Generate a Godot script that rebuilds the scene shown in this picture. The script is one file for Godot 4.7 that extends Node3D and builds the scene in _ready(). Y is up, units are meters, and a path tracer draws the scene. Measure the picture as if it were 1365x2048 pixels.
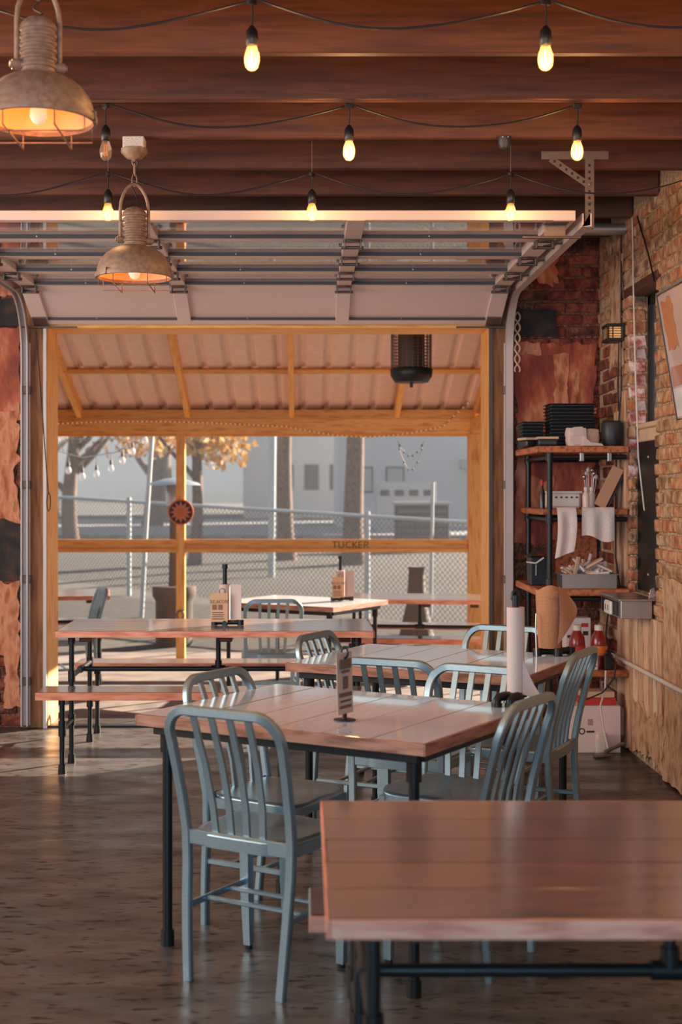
extends Node3D
# A brick restaurant room with an open glazed garage door, cafe tables and aluminium chairs, and a screened porch beyond it.

const EYE := 1.5            # height of the lens above the floor
const FOCAL := 2800.0       # focal length in pixels of the 1365 x 2048 frame

# ------------------------------------------------------------------ mesh builder
class MB:
	var v := PackedVector3Array()
	var n := PackedVector3Array()
	var col := PackedColorArray()
	var paint := Color(1, 1, 1)
	var painted := false

	func tri(a: Vector3, b: Vector3, c: Vector3, na: Vector3, nb: Vector3, nc: Vector3) -> void:
		var g := (b - a).cross(c - a)
		if g.dot(na + nb + nc) > 0.0:
			v.append(a); v.append(c); v.append(b)
			n.append(na); n.append(nc); n.append(nb)
		else:
			v.append(a); v.append(b); v.append(c)
			n.append(na); n.append(nb); n.append(nc)
		if painted:
			for i in 3:
				col.append(paint)

	func quad(a: Vector3, b: Vector3, c: Vector3, d: Vector3, nn: Vector3) -> void:
		tri(a, b, c, nn, nn, nn)
		tri(a, c, d, nn, nn, nn)

	func flat(a: Vector3, b: Vector3, c: Vector3, out: Vector3) -> void:
		var g := (b - a).cross(c - a).normalized()
		if g.dot(out) < 0.0:
			g = -g
		tri(a, b, c, g, g, g)

	func sq(a: Vector3, b: Vector3, c: Vector3, d: Vector3, na: Vector3, nb: Vector3, nc: Vector3, nd: Vector3) -> void:
		tri(a, b, c, na, nb, nc)
		tri(a, c, d, na, nc, nd)

	func box(c: Vector3, size: Vector3, bas := Basis(), bev := 0.0) -> MB:
		var h := size * 0.5
		var b := minf(bev, minf(h.x, minf(h.y, h.z)) * 0.9)
		var ax := [Vector3(1, 0, 0), Vector3(0, 1, 0), Vector3(0, 0, 1)]
		for i in 3:
			var j := (i + 1) % 3
			var k := (i + 2) % 3
			for s: float in [-1.0, 1.0]:
				var o: Vector3 = ax[i] * h[i] * s
				var dj: Vector3 = ax[j] * (h[j] - b)
				var dk: Vector3 = ax[k] * (h[k] - b)
				quad(c + bas * (o - dj - dk), c + bas * (o + dj - dk), c + bas * (o + dj + dk), c + bas * (o - dj + dk), bas * (ax[i] * s))
		if b > 0.0:
			for i in 3:
				var j := (i + 1) % 3
				var k := (i + 2) % 3
				for s: float in [-1.0, 1.0]:
					for t in [-1.0, 1.0]:
						var p1: Vector3 = ax[i] * h[i] * s + ax[j] * (h[j] - b) * t
						var p2: Vector3 = ax[i] * (h[i] - b) * s + ax[j] * h[j] * t
						var dk: Vector3 = ax[k] * (h[k] - b)
						var nn: Vector3 = (bas * (ax[i] * s + ax[j] * t)).normalized()
						quad(c + bas * (p1 - dk), c + bas * (p1 + dk), c + bas * (p2 + dk), c + bas * (p2 - dk), nn)
			for sx in [-1.0, 1.0]:
				for sy in [-1.0, 1.0]:
					for sz in [-1.0, 1.0]:
						var q := Vector3(sx, sy, sz)
						var a := Vector3(h.x, h.y - b, h.z - b) * q
						var e := Vector3(h.x - b, h.y, h.z - b) * q
						var f := Vector3(h.x - b, h.y - b, h.z) * q
						var nn: Vector3 = (bas * q).normalized()
						tri(c + bas * a, c + bas * e, c + bas * f, nn, nn, nn)
		return self

	func beam(a: Vector3, b: Vector3, w: float, hgt: float, up := Vector3.UP, bev := 0.0) -> MB:
		var t := (b - a)
		var l := t.length()
		var z := t / l
		var x := up.cross(z).normalized()
		var y := z.cross(x)
		return box((a + b) * 0.5, Vector3(w, hgt, l), Basis(x, y, z), bev)

	func rod(a: Vector3, b: Vector3, r: float, sides := 10, r2 := -1.0) -> MB:
		return tube([a, b], [r, r if r2 < 0.0 else r2], sides)

	func tube(p: Array, r, sides := 8, closed := false, caps := true) -> MB:
		var m := p.size()
		var up := Vector3.UP
		var t0: Vector3 = (p[1] - p[0]).normalized()
		if absf(t0.dot(up)) > 0.9:
			up = Vector3.RIGHT
		var rings := []
		var norms := []
		for i in m:
			var t: Vector3
			if closed:
				t = (p[(i + 1) % m] - p[(i + m - 1) % m]).normalized()
			else:
				t = (p[mini(i + 1, m - 1)] - p[maxi(i - 1, 0)]).normalized()
			var side := t.cross(up).normalized()
			up = side.cross(t).normalized()
			var rad: float = r[i] if r is Array else r
			var ring := PackedVector3Array()
			var nr := PackedVector3Array()
			for k in sides:
				var ang := TAU * k / sides
				var d := side * cos(ang) + up * sin(ang)
				nr.append(d)
				ring.append(p[i] + d * rad)
			rings.append(ring)
			norms.append(nr)
		var last := m if closed else m - 1
		for i in last:
			var j := (i + 1) % m
			for k in sides:
				var l := (k + 1) % sides
				sq(rings[i][k], rings[i][l], rings[j][l], rings[j][k], norms[i][k], norms[i][l], norms[j][l], norms[j][k])
		if caps and not closed:
			for e in [0, m - 1]:
				var nn: Vector3 = (p[0] - p[1]).normalized() if e == 0 else (p[m - 1] - p[m - 2]).normalized()
				for k in range(1, sides - 1):
					tri(rings[e][0], rings[e][k], rings[e][k + 1], nn, nn, nn)
		return self

	# profile: closed polygon in (side, up); up is held along the path
	func sweep(p: Array, prof: PackedVector2Array, up: Vector3, scales := []) -> MB:
		var m := p.size()
		var k := prof.size()
		var rings := []
		var nrm := []
		for i in m:
			var t: Vector3 = (p[mini(i + 1, m - 1)] - p[maxi(i - 1, 0)]).normalized()
			var side := t.cross(up).normalized()
			var u := side.cross(t).normalized()
			var ring := PackedVector3Array()
			var nr := PackedVector3Array()
			var sc: float = scales[i] if scales.size() > i else 1.0
			for j in k:
				ring.append(p[i] + (side * prof[j].x + u * prof[j].y) * sc)
				var e := prof[(j + 1) % k] - prof[j]
				var o := Vector2(e.y, -e.x).normalized()
				var mid := (prof[j] + prof[(j + 1) % k]) * 0.5
				if o.dot(mid) < 0.0:
					o = -o
				nr.append(side * o.x + u * o.y)
			rings.append(ring)
			nrm.append(nr)
		for i in m - 1:
			for j in k:
				var l := (j + 1) % k
				sq(rings[i][j], rings[i][l], rings[i + 1][l], rings[i + 1][j], nrm[i][j], nrm[i][j], nrm[i + 1][j], nrm[i + 1][j])
		for e in [0, m - 1]:
			var nn: Vector3 = (p[0] - p[1]).normalized() if e == 0 else (p[m - 1] - p[m - 2]).normalized()
			for j in range(1, k - 1):
				tri(rings[e][0], rings[e][j], rings[e][j + 1], nn, nn, nn)
		return self

	# profile points (radius, height), turned about the y axis of xf
	func lathe(prof: Array, segs := 20, xf := Transform3D()) -> MB:
		var m := prof.size()
		var sn := []
		for i in m - 1:
			var e: Vector2 = prof[i + 1] - prof[i]
			sn.append(Vector2(e.y, -e.x).normalized())
		for i in m - 1:
			var a: Vector2 = sn[i]
			var b: Vector2 = sn[i]
			if i > 0 and a.dot(sn[i - 1]) > 0.6:
				a = (a + sn[i - 1]).normalized()
			if i < m - 2 and b.dot(sn[i + 1]) > 0.6:
				b = (b + sn[i + 1]).normalized()
			for k in segs:
				var c0 := Vector2(cos(TAU * k / segs), sin(TAU * k / segs))
				var c1 := Vector2(cos(TAU * (k + 1) / segs), sin(TAU * (k + 1) / segs))
				var p0: Vector2 = prof[i]
				var p1: Vector2 = prof[i + 1]
				var q := [Vector3(p0.x * c0.x, p0.y, p0.x * c0.y), Vector3(p0.x * c1.x, p0.y, p0.x * c1.y), Vector3(p1.x * c1.x, p1.y, p1.x * c1.y), Vector3(p1.x * c0.x, p1.y, p1.x * c0.y)]
				var w := [Vector3(a.x * c0.x, a.y, a.x * c0.y), Vector3(a.x * c1.x, a.y, a.x * c1.y), Vector3(b.x * c1.x, b.y, b.x * c1.y), Vector3(b.x * c0.x, b.y, b.x * c0.y)]
				for z in 4:
					q[z] = xf * q[z]
					w[z] = (xf.basis * w[z]).normalized()
				if p0.x > 1e-6:
					tri(q[0], q[1], q[2], w[0], w[1], w[2])
				if p1.x > 1e-6:
					tri(q[0], q[2], q[3], w[0], w[2], w[3])
		return self

	# polygon in the xy plane of xf, thick along its z
	func prism(poly: PackedVector2Array, thick: float, xf := Transform3D()) -> MB:
		var ids := Geometry2D.triangulate_polygon(poly)
		var h := thick * 0.5
		var zf := (xf.basis * Vector3(0, 0, 1)).normalized()
		for i in range(0, ids.size(), 3):
			for s: float in [-1.0, 1.0]:
				var a := poly[ids[i]]
				var b := poly[ids[i + 1]]
				var c := poly[ids[i + 2]]
				tri(xf * Vector3(a.x, a.y, h * s), xf * Vector3(b.x, b.y, h * s), xf * Vector3(c.x, c.y, h * s), zf * s, zf * s, zf * s)
		var cw := Geometry2D.is_polygon_clockwise(poly)
		for i in poly.size():
			var a := poly[i]
			var b := poly[(i + 1) % poly.size()]
			var e := (b - a).normalized()
			var o := Vector2(e.y, -e.x)
			if cw:
				o = -o
			quad(xf * Vector3(a.x, a.y, -h), xf * Vector3(b.x, b.y, -h), xf * Vector3(b.x, b.y, h), xf * Vector3(a.x, a.y, h), (xf.basis * Vector3(o.x, o.y, 0)).normalized())
		return self

	# closed sheet of cloth or paper: rows[i][j] are points, given a thickness
	func sheet(rows: Array, thick := 0.002) -> MB:
		var nu := rows.size()
		var nv: int = rows[0].size()
		var nrm := []
		for i in nu:
			var r := PackedVector3Array()
			for j in nv:
				var du: Vector3 = rows[mini(i + 1, nu - 1)][j] - rows[maxi(i - 1, 0)][j]
				var dv: Vector3 = rows[i][mini(j + 1, nv - 1)] - rows[i][maxi(j - 1, 0)]
				r.append(du.cross(dv).normalized())
			nrm.append(r)
		for s in [-0.5, 0.5]:
			for i in nu - 1:
				for j in nv - 1:
					var sg := signf(s)
					sq(rows[i][j] + nrm[i][j] * thick * s, rows[i][j + 1] + nrm[i][j + 1] * thick * s, rows[i + 1][j + 1] + nrm[i + 1][j + 1] * thick * s, rows[i + 1][j] + nrm[i + 1][j] * thick * s, nrm[i][j] * sg, nrm[i][j + 1] * sg, nrm[i + 1][j + 1] * sg, nrm[i + 1][j] * sg)
		return self

	func mesh() -> ArrayMesh:
		var a := []
		a.resize(Mesh.ARRAY_MAX)
		a[Mesh.ARRAY_VERTEX] = v
		a[Mesh.ARRAY_NORMAL] = n
		if painted:
			a[Mesh.ARRAY_COLOR] = col
		var am := ArrayMesh.new()
		am.add_surface_from_arrays(Mesh.PRIMITIVE_TRIANGLES, a)
		return am

# ------------------------------------------------------------------ scene helpers
var M := {}
var taken := {}
var rng := RandomNumberGenerator.new()

func numbered(called: String) -> String:
	if not taken.has(called):
		taken[called] = 0
		return called
	taken[called] += 1
	return "%s_%03d" % [called, taken[called]]

func thing(called: String, label: String, category: String, pos := Vector3.ZERO, turn := 0.0, group := "") -> Node3D:
	var o := Node3D.new()
	o.name = numbered(called)
	add_child(o)
	o.position = pos
	o.rotation.y = turn
	o.set_meta("label", label)
	o.set_meta("category", category)
	if group != "":
		o.set_meta("group", group)
	return o

func structure(called: String) -> Node3D:
	var o := Node3D.new()
	o.name = numbered(called)
	add_child(o)
	o.set_meta("kind", "structure")
	return o

func part(parent: Node, called: String, shape, m: Material, label := "") -> MeshInstance3D:
	var o := MeshInstance3D.new()
	o.name = called
	o.mesh = shape.mesh() if shape is MB else shape
	o.material_override = m
	parent.add_child(o, true)
	if label != "":
		o.set_meta("label", label)
	return o

func single(called: String, shape, m: Material, label: String, category: String, pos := Vector3.ZERO, turn := 0.0, group := "") -> MeshInstance3D:
	var o := part(self, numbered(called), shape, m)
	o.position = pos
	o.rotation.y = turn
	o.set_meta("label", label)
	o.set_meta("category", category)
	if group != "":
		o.set_meta("group", group)
	return o

func copy(o: Node3D, called: String, label: String, pos: Vector3, turn := 0.0) -> Node3D:
	var c: Node3D = o.duplicate()
	c.name = numbered(called)
	add_child(c)
	c.position = pos
	c.rotation.y = turn
	c.set_meta("label", label)
	return c

func at(px: float, py: float, d: float) -> Vector3:
	return Vector3((px - 610.0) * d / FOCAL, EYE - (py - 985.0) * d / FOCAL, -d)

func rgb8(r: int, g: int, b: int) -> Color:
	return Color8(r, g, b)

# ------------------------------------------------------------------ materials
func noise(sd: int, freq: float, octaves := 4, type := FastNoiseLite.TYPE_SIMPLEX_SMOOTH) -> FastNoiseLite:
	var f := FastNoiseLite.new()
	f.seed = sd
	f.frequency = freq
	f.noise_type = type
	f.fractal_octaves = octaves
	return f

func tex(sd: int, freq: float, cols: Array, stops: Array, octaves := 4, size := 512) -> NoiseTexture2D:
	var t := NoiseTexture2D.new()
	t.width = size
	t.height = size
	t.seamless = true
	t.noise = noise(sd, freq, octaves)
	var g := Gradient.new()
	g.offsets = PackedFloat32Array(stops)
	g.colors = PackedColorArray(cols)
	t.color_ramp = g
	return t

func plain(c: Color, rough := 0.6, metal := 0.0, spec := 0.5) -> StandardMaterial3D:
	var m := StandardMaterial3D.new()
	m.albedo_color = c
	m.roughness = rough
	m.metallic = metal
	m.metallic_specular = spec
	return m

func noisy(t: Texture2D, scale: Vector3, rough := 0.7, world := false, offset := Vector3.ZERO) -> StandardMaterial3D:
	var m := StandardMaterial3D.new()
	m.albedo_texture = t
	m.uv1_triplanar = true
	m.uv1_world_triplanar = world
	m.uv1_scale = scale
	m.uv1_offset = offset
	m.roughness = rough
	return m

func relief(m: StandardMaterial3D, t: Texture2D, cm: float) -> StandardMaterial3D:
	m.heightmap_enabled = true
	m.heightmap_texture = t
	m.heightmap_scale = cm
	return m

func coat(m: StandardMaterial3D, amount: float, rough: float) -> StandardMaterial3D:
	m.clearcoat_enabled = true
	m.clearcoat = amount
	m.clearcoat_roughness = rough
	return m

func woods(key: String, t: Texture2D, scale: Vector3, rough: float, count: int, tint: Array, coated := 0.0, coat_rough := 0.1) -> void:
	var list := []
	for i in count:
		var m := noisy(t, scale, rough, false, Vector3(0.37 * i + 0.11, 0.53 * i, 0.29 * i + 0.2))
		m.albedo_color = tint[i % tint.size()]
		if coated > 0.0:
			coat(m, coated, coat_rough)
		list.append(m)
	M[key] = list

func make_materials() -> void:
	var fine := tex(31, 0.03, [Color(0.1, 0.1, 0.1), Color(0.9, 0.9, 0.9)], [0.2, 0.8], 5)
	var coarse := tex(32, 0.012, [Color(0.0, 0.0, 0.0), Color(1, 1, 1)], [0.25, 0.75], 5)
	M.fine = fine
	# old heart-pine joists
	var joist := tex(1, 0.012, [rgb8(76, 42, 28), rgb8(96, 55, 36), rgb8(108, 63, 41), rgb8(85, 48, 31)], [0.1, 0.42, 0.62, 0.9], 5)
	woods("joist", joist, Vector3(0.22, 2.6, 2.6), 0.6, 4, [Color(1, 1, 1), Color(0.9, 0.88, 0.86), Color(1, 0.96, 0.93), Color(0.85, 0.84, 0.82)])
	var deck := tex(2, 0.014, [rgb8(52, 30, 22), rgb8(84, 50, 36), rgb8(66, 38, 27)], [0.2, 0.55, 0.85], 4)
	woods("deck", deck, Vector3(3.0, 3.0, 0.4), 0.75, 3, [Color(1, 1, 1), Color(0.85, 0.85, 0.85), Color(1.0, 0.94, 0.9)])
	# varnished reclaimed table tops
	var top := tex(3, 0.011, [rgb8(62, 40, 28), rgb8(122, 82, 58), rgb8(146, 100, 72), rgb8(98, 62, 44)], [0.12, 0.4, 0.62, 0.88], 5)
	woods("top_x", top, Vector3(0.45, 4.0, 5.0), 0.24, 5, [Color(0.86, 0.84, 0.82), Color(0.74, 0.7, 0.68), Color(0.82, 0.82, 0.79), Color(0.86, 0.78, 0.72), Color(0.7, 0.69, 0.67)], 1.0, 0.12)
	woods("top_z", top, Vector3(5.0, 4.0, 0.45), 0.25, 5, [Color(1, 1, 1), Color(0.88, 0.84, 0.82), Color(0.95, 0.95, 0.93), Color(1, 0.92, 0.86), Color(0.84, 0.84, 0.82)], 1.0, 0.07)
	for k in ["top_x", "top_z"]:
		for m in M[k]:
			m.metallic_specular = 0.7
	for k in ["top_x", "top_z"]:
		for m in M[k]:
			# whitish sheen stands in for the doorway glare on the varnish
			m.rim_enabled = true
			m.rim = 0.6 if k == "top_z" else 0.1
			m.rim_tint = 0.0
	# porch pine
	var pine := tex(4, 0.012, [rgb8(222, 146, 74), rgb8(250, 182, 104), rgb8(255, 194, 118), rgb8(238, 164, 88)], [0.1, 0.4, 0.65, 0.9], 4)
	woods("pine_x", pine, Vector3(0.4, 3.5, 3.5), 0.6, 2, [Color(1, 1, 1), Color(0.93, 0.92, 0.9)])
	woods("pine_y", pine, Vector3(3.5, 0.4, 3.5), 0.6, 2, [Color(1, 1, 1), Color(0.92, 0.9, 0.88)])
	woods("pine_z", pine, Vector3(3.5, 3.5, 0.4), 0.6, 2, [Color(1, 1, 1), Color(0.93, 0.92, 0.9)])
	# weathered vertical boards under the hatch
	var pale := tex(5, 0.012, [rgb8(146, 106, 78), rgb8(216, 176, 144), rgb8(236, 206, 178), rgb8(184, 142, 110)], [0.08, 0.35, 0.62, 0.92], 5)
	woods("board_y", pale, Vector3(4.5, 0.5, 4.5), 0.75, 4, [Color(1, 1, 1), Color(0.92, 0.86, 0.8), Color(1, 0.96, 0.94), Color(0.86, 0.8, 0.74)])
	woods("shelf_x", tex(6, 0.012, [rgb8(120, 62, 34), rgb8(186, 106, 62), rgb8(206, 126, 78)], [0.1, 0.5, 0.9], 4), Vector3(4, 4, 0.6), 0.55, 2, [Color(1, 1, 1), Color(0.9, 0.88, 0.86)])
	# bricks: smeared lime mortar over clay, shared by world position so that smears run on
	M.brick = []
	var sets := [
		[rgb8(150, 88, 60), rgb8(182, 122, 86), rgb8(198, 148, 108), rgb8(210, 172, 132)],
		[rgb8(132, 90, 64), rgb8(170, 126, 92), rgb8(192, 154, 116), rgb8(204, 168, 130)],
		[rgb8(158, 92, 62), rgb8(186, 118, 82), rgb8(196, 140, 102), rgb8(206, 168, 130)],
		[rgb8(120, 84, 62), rgb8(160, 120, 88), rgb8(186, 150, 114), rgb8(202, 172, 136)],
	]
	for i in sets.size():
		var b := noisy(tex(40 + i, 0.012, sets[i], [0.18, 0.42, 0.62, 0.85], 5), Vector3(1.3, 1.3, 1.3), 0.85, true, Vector3(0.13 * i, 0.31 * i, 0.07))
		relief(b, fine, 0.9)
		M.brick.append(b)
	M.red_brick = []
	var reds := [
		[rgb8(70, 30, 24), rgb8(112, 48, 34), rgb8(140, 66, 44), rgb8(150, 92, 66)],
		[rgb8(86, 40, 28), rgb8(132, 62, 40), rgb8(152, 84, 56), rgb8(120, 56, 40)],
		[rgb8(60, 32, 28), rgb8(96, 50, 38), rgb8(124, 70, 50), rgb8(140, 96, 74)],
	]
	for i in reds.size():
		var b := noisy(tex(50 + i, 0.012, reds[i], [0.18, 0.42, 0.62, 0.85], 5), Vector3(1.3, 1.3, 1.3), 0.85, true, Vector3(0.2 * i, 0.1, 0.4 * i))
		relief(b, fine, 0.8)
		M.red_brick.append(b)
	M.painted_brick = relief(noisy(tex(55, 0.012, [rgb8(160, 84, 74), rgb8(204, 140, 134), rgb8(222, 196, 192), rgb8(230, 216, 212)], [0.25, 0.42, 0.55, 0.8], 4), Vector3(1.7, 1.7, 1.7), 0.7, true), fine, 0.6)
	woods("casing", tex(78, 0.012, [rgb8(116, 70, 36), rgb8(152, 98, 54), rgb8(170, 114, 66)], [0.15, 0.5, 0.85], 4), Vector3(4, 0.4, 4), 0.65, 2, [Color(1, 1, 1), Color(0.9, 0.9, 0.88)])
	M.mortar = relief(noisy(tex(56, 0.03, [rgb8(160, 128, 98), rgb8(194, 162, 128), rgb8(206, 176, 144)], [0.2, 0.5, 0.8], 4), Vector3(2.0, 2.0, 2.0), 0.95, true), fine, 1.2)
	M.red_mortar = relief(noisy(tex(57, 0.03, [rgb8(84, 52, 40), rgb8(126, 84, 62), rgb8(146, 104, 78)], [0.2, 0.5, 0.8], 4), Vector3(2.0, 2.0, 2.0), 0.95, true), fine, 1.0)
	# plaster with old red paint wearing off it
	M.red_plaster = relief(noisy(tex(58, 0.011, [rgb8(136, 58, 40), rgb8(172, 82, 56), rgb8(192, 106, 74), rgb8(212, 146, 108)], [0.2, 0.5, 0.66, 0.86], 5), Vector3(0.9, 0.45, 0.9), 0.7, true), fine, 0.5)
	M.tan_plaster = relief(noisy(tex(59, 0.014, [rgb8(148, 76, 50), rgb8(196, 120, 84), rgb8(212, 144, 108), rgb8(168, 94, 62)], [0.15, 0.42, 0.64, 0.9], 5), Vector3(1.3, 0.6, 1.3), 0.75, true), fine, 0.5)
	M.dark_plaster = noisy(tex(60, 0.014, [rgb8(36, 30, 30), rgb8(56, 44, 42), rgb8(84, 52, 44)], [0.2, 0.6, 0.9], 4), Vector3(1, 1, 1), 0.8, true)
	M.brown_plaster = relief(noisy(tex(61, 0.013, [rgb8(150, 110, 82), rgb8(188, 146, 112), rgb8(206, 166, 132), rgb8(164, 122, 92)], [0.15, 0.42, 0.66, 0.9], 5), Vector3(1.2, 0.8, 1.2), 0.85, true), fine, 0.7)
	M.room_wall = noisy(tex(62, 0.02, [rgb8(128, 74, 52), rgb8(170, 108, 78), rgb8(190, 136, 100)], [0.2, 0.5, 0.85], 5), Vector3(0.8, 0.8, 0.8), 0.85, true)
	# polished, stained concrete floor
	var slab := noisy(tex(63, 0.009, [rgb8(64, 56, 52), rgb8(78, 70, 66), rgb8(92, 84, 80), rgb8(72, 64, 60)], [0.12, 0.42, 0.68, 0.92], 5, 1024), Vector3(0.22, 0.22, 0.6), 1.0, true)
	slab.roughness_texture = tex(64, 0.012, [Color(0.26, 0.26, 0.26), Color(0.42, 0.42, 0.42), Color(0.6, 0.6, 0.6)], [0.2, 0.55, 0.9], 5)
	slab.metallic_specular = 0.36
	coat(slab, 0.2, 0.2)
	relief(slab, coarse, 0.04)
	# dark scuffs and gouges dragged across it
	slab.detail_enabled = true
	slab.detail_albedo = tex(75, 0.03, [rgb8(92, 82, 78), rgb8(150, 142, 138), rgb8(255, 255, 255), rgb8(255, 255, 255)], [0.2, 0.25, 0.3, 1.0], 4)
	slab.detail_mask = tex(76, 0.01, [Color(1, 1, 1), Color(1, 1, 1)], [0.0, 1.0], 1, 16)
	slab.detail_blend_mode = BaseMaterial3D.BLEND_MODE_MUL
	slab.detail_uv_layer = BaseMaterial3D.DETAIL_UV_2
	slab.uv2_triplanar = true
	slab.uv2_world_triplanar = true
	slab.uv2_scale = Vector3(0.55, 1.0, 1.6)
	M.slab = slab
	M.lot = noisy(tex(77, 0.02, [rgb8(132, 132, 134), rgb8(154, 154, 156)], [0.2, 0.8], 4), Vector3(0.2, 0.2, 0.2), 0.9, true)
	M.patio = noisy(tex(65, 0.012, [rgb8(108, 95, 89), rgb8(130, 117, 110), rgb8(143, 130, 123)], [0.2, 0.5, 0.85], 5), Vector3(0.35, 0.35, 0.35), 0.8, true)
	M.litter = noisy(tex(66, 0.035, [rgb8(52, 52, 50), rgb8(72, 70, 64), rgb8(80, 76, 70), rgb8(80, 70, 65), rgb8(94, 91, 88)], [0.15, 0.36, 0.5, 0.66, 0.88], 5, 1024), Vector3(0.14, 0.14, 0.14), 0.95, true)
	# metals
	M.track = plain(rgb8(206, 190, 182), 0.45, 0.3)
	M.alu = noisy(tex(67, 0.02, [rgb8(150, 172, 183), rgb8(160, 182, 193)], [0.2, 0.8], 4), Vector3(3, 12, 3), 0.36)
	M.alu.metallic = 0.85
	M.pipe = plain(rgb8(46, 44, 44), 0.38, 0.6)
	M.black_steel = plain(rgb8(34, 33, 34), 0.45, 0.3)
	M.black_plastic = plain(rgb8(22, 22, 24), 0.4)
	M.galv = plain(rgb8(176, 172, 168), 0.38, 0.8)
	M.steel = plain(rgb8(190, 180, 172), 0.3, 0.9)
	M.hinge = plain(rgb8(120, 104, 94), 0.45, 0.7)
	M.door_paint = plain(rgb8(226, 200, 188), 0.5)
	M.gasket = plain(rgb8(84, 76, 74), 0.55)
	var glass := plain(Color(0.93, 0.96, 0.96, 0.03), 0.02)
	glass.transparency = BaseMaterial3D.TRANSPARENCY_ALPHA
	M.glass = glass
	M.bronze = noisy(tex(68, 0.02, [rgb8(122, 100, 86), rgb8(146, 122, 106), rgb8(160, 138, 122)], [0.2, 0.55, 0.9], 4), Vector3(3, 3, 3), 0.55)
	M.bronze.metallic = 0.25
	M.reflector = plain(rgb8(236, 190, 140), 0.5)
	M.white_box = noisy(tex(69, 0.05, [rgb8(150, 140, 132), rgb8(216, 206, 198), rgb8(228, 220, 212)], [0.22, 0.34, 0.8], 4), Vector3(6, 6, 6), 0.6)
	M.cable = plain(rgb8(20, 18, 18), 0.5)
	M.white_cable = plain(rgb8(216, 206, 198), 0.5)
	M.paper = plain(rgb8(212, 190, 182), 0.8)
	M.kraft = noisy(tex(70, 0.03, [rgb8(176, 122, 86), rgb8(190, 136, 100)], [0.2, 0.8], 3), Vector3(5, 5, 5), 0.85)
	M.menu = plain(rgb8(226, 184, 150), 0.8)
	M.ink = plain(rgb8(60, 38, 32), 0.8)
	M.red_ink = plain(rgb8(190, 60, 48), 0.8)
	M.cloth = noisy(tex(71, 0.04, [rgb8(214, 194, 186), rgb8(232, 216, 210)], [0.2, 0.8], 3), Vector3(4, 4, 4), 0.9)
	M.ketchup = coat(plain(rgb8(140, 18, 14), 0.3), 0.6, 0.1)
	M.mustard = plain(rgb8(226, 120, 40), 0.6)
	M.cap_white = plain(rgb8(226, 216, 208), 0.5)
	M.cream = plain(rgb8(214, 180, 150), 0.7)
	M.clear_plastic = plain(rgb8(222, 204, 190), 0.35)
	M.cardboard = plain(rgb8(196, 150, 116), 0.85)
	M.charcoal = plain(rgb8(44, 44, 48), 0.45)
	M.carton = plain(rgb8(230, 210, 206), 0.7)
	M.backlit_metal_roof = noisy(tex(72, 0.02, [rgb8(218, 194, 184), rgb8(226, 202, 192)], [0.2, 0.8], 4), Vector3(1, 1, 1), 0.6)
	M.backlit_metal_roof.backlight_enabled = true
	M.backlit_metal_roof.backlight = Color(0.29, 0.235, 0.21)  # glow through the steel, in place of light bounced up from below
	M.gable = plain(rgb8(110, 104, 102), 0.8)
	woods("edge", tex(74, 0.012, [rgb8(206, 126, 98), rgb8(238, 160, 130), rgb8(246, 174, 144)], [0.15, 0.5, 0.85], 4), Vector3(0.8, 5, 0.8), 0.7, 2, [Color(1, 1, 1), Color(0.94, 0.9, 0.88)])
	woods("old_edge", tex(79, 0.012, [rgb8(134, 88, 68), rgb8(176, 122, 98), rgb8(190, 138, 112)], [0.15, 0.5, 0.85], 4), Vector3(0.8, 5, 0.8), 0.7, 2, [Color(1, 1, 1), Color(0.9, 0.86, 0.84)])
	# outdoors
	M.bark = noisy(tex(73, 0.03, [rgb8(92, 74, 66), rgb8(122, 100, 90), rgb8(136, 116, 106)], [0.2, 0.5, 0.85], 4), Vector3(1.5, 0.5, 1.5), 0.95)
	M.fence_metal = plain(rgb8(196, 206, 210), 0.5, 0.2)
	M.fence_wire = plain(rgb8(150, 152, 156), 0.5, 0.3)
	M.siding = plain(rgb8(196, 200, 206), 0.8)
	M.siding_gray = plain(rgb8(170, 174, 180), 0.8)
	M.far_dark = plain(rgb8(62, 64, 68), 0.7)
	M.haze_gray = plain(rgb8(104, 96, 92), 0.5, 0.2)  # grey lightened, haze put into the colour
	M.clay = plain(rgb8(112, 104, 98), 0.8)  # stove grey lightened as well, with haze put into it
	M.heater_hat = plain(rgb8(190, 198, 204), 0.35, 0.7)
	var leaf := plain(Color(1, 1, 1), 0.9)
	leaf.vertex_color_use_as_albedo = true
	leaf.backlight_enabled = true
	leaf.backlight = Color(0.6, 0.6, 0.6)
	M.leaf = leaf
	var bulb := plain(Color(1.0, 0.8, 0.5, 0.22), 0.05)
	bulb.transparency = BaseMaterial3D.TRANSPARENCY_ALPHA
	bulb.emission_enabled = true
	bulb.emission = Color(1.0, 0.6, 0.32)
	bulb.emission_energy_multiplier = 0.4
	M.bulb = bulb
	var fil := plain(Color(1, 0.8, 0.5), 0.5)
	fil.emission_enabled = true
	fil.emission = Color(1.0, 0.84, 0.64)
	fil.emission_energy_multiplier = 0.65
	M.filament = fil
	var dim := plain(Color(0.9, 0.75, 0.6, 0.2), 0.05)
	dim.transparency = BaseMaterial3D.TRANSPARENCY_ALPHA
	M.bulb_dim = dim
	var fd := plain(Color(0.8, 0.5, 0.3), 0.5)
	fd.emission_enabled = true
	fd.emission = Color(0.9, 0.5, 0.25)
	fd.emission_energy_multiplier = 0.3
	M.filament_dim = fd
	var lampglow := plain(Color(0.9, 0.85, 0.75), 0.4)
	lampglow.emission_enabled = true
	lampglow.emission = Color(0.78, 0.72, 0.56)
	lampglow.emission_energy_multiplier = 0.9
	M.lampglow = lampglow
	var sconce := plain(Color(0.9, 0.75, 0.5), 0.5)
	sconce.emission_enabled = true
	sconce.emission = Color(0.86, 0.56, 0.3)
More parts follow.
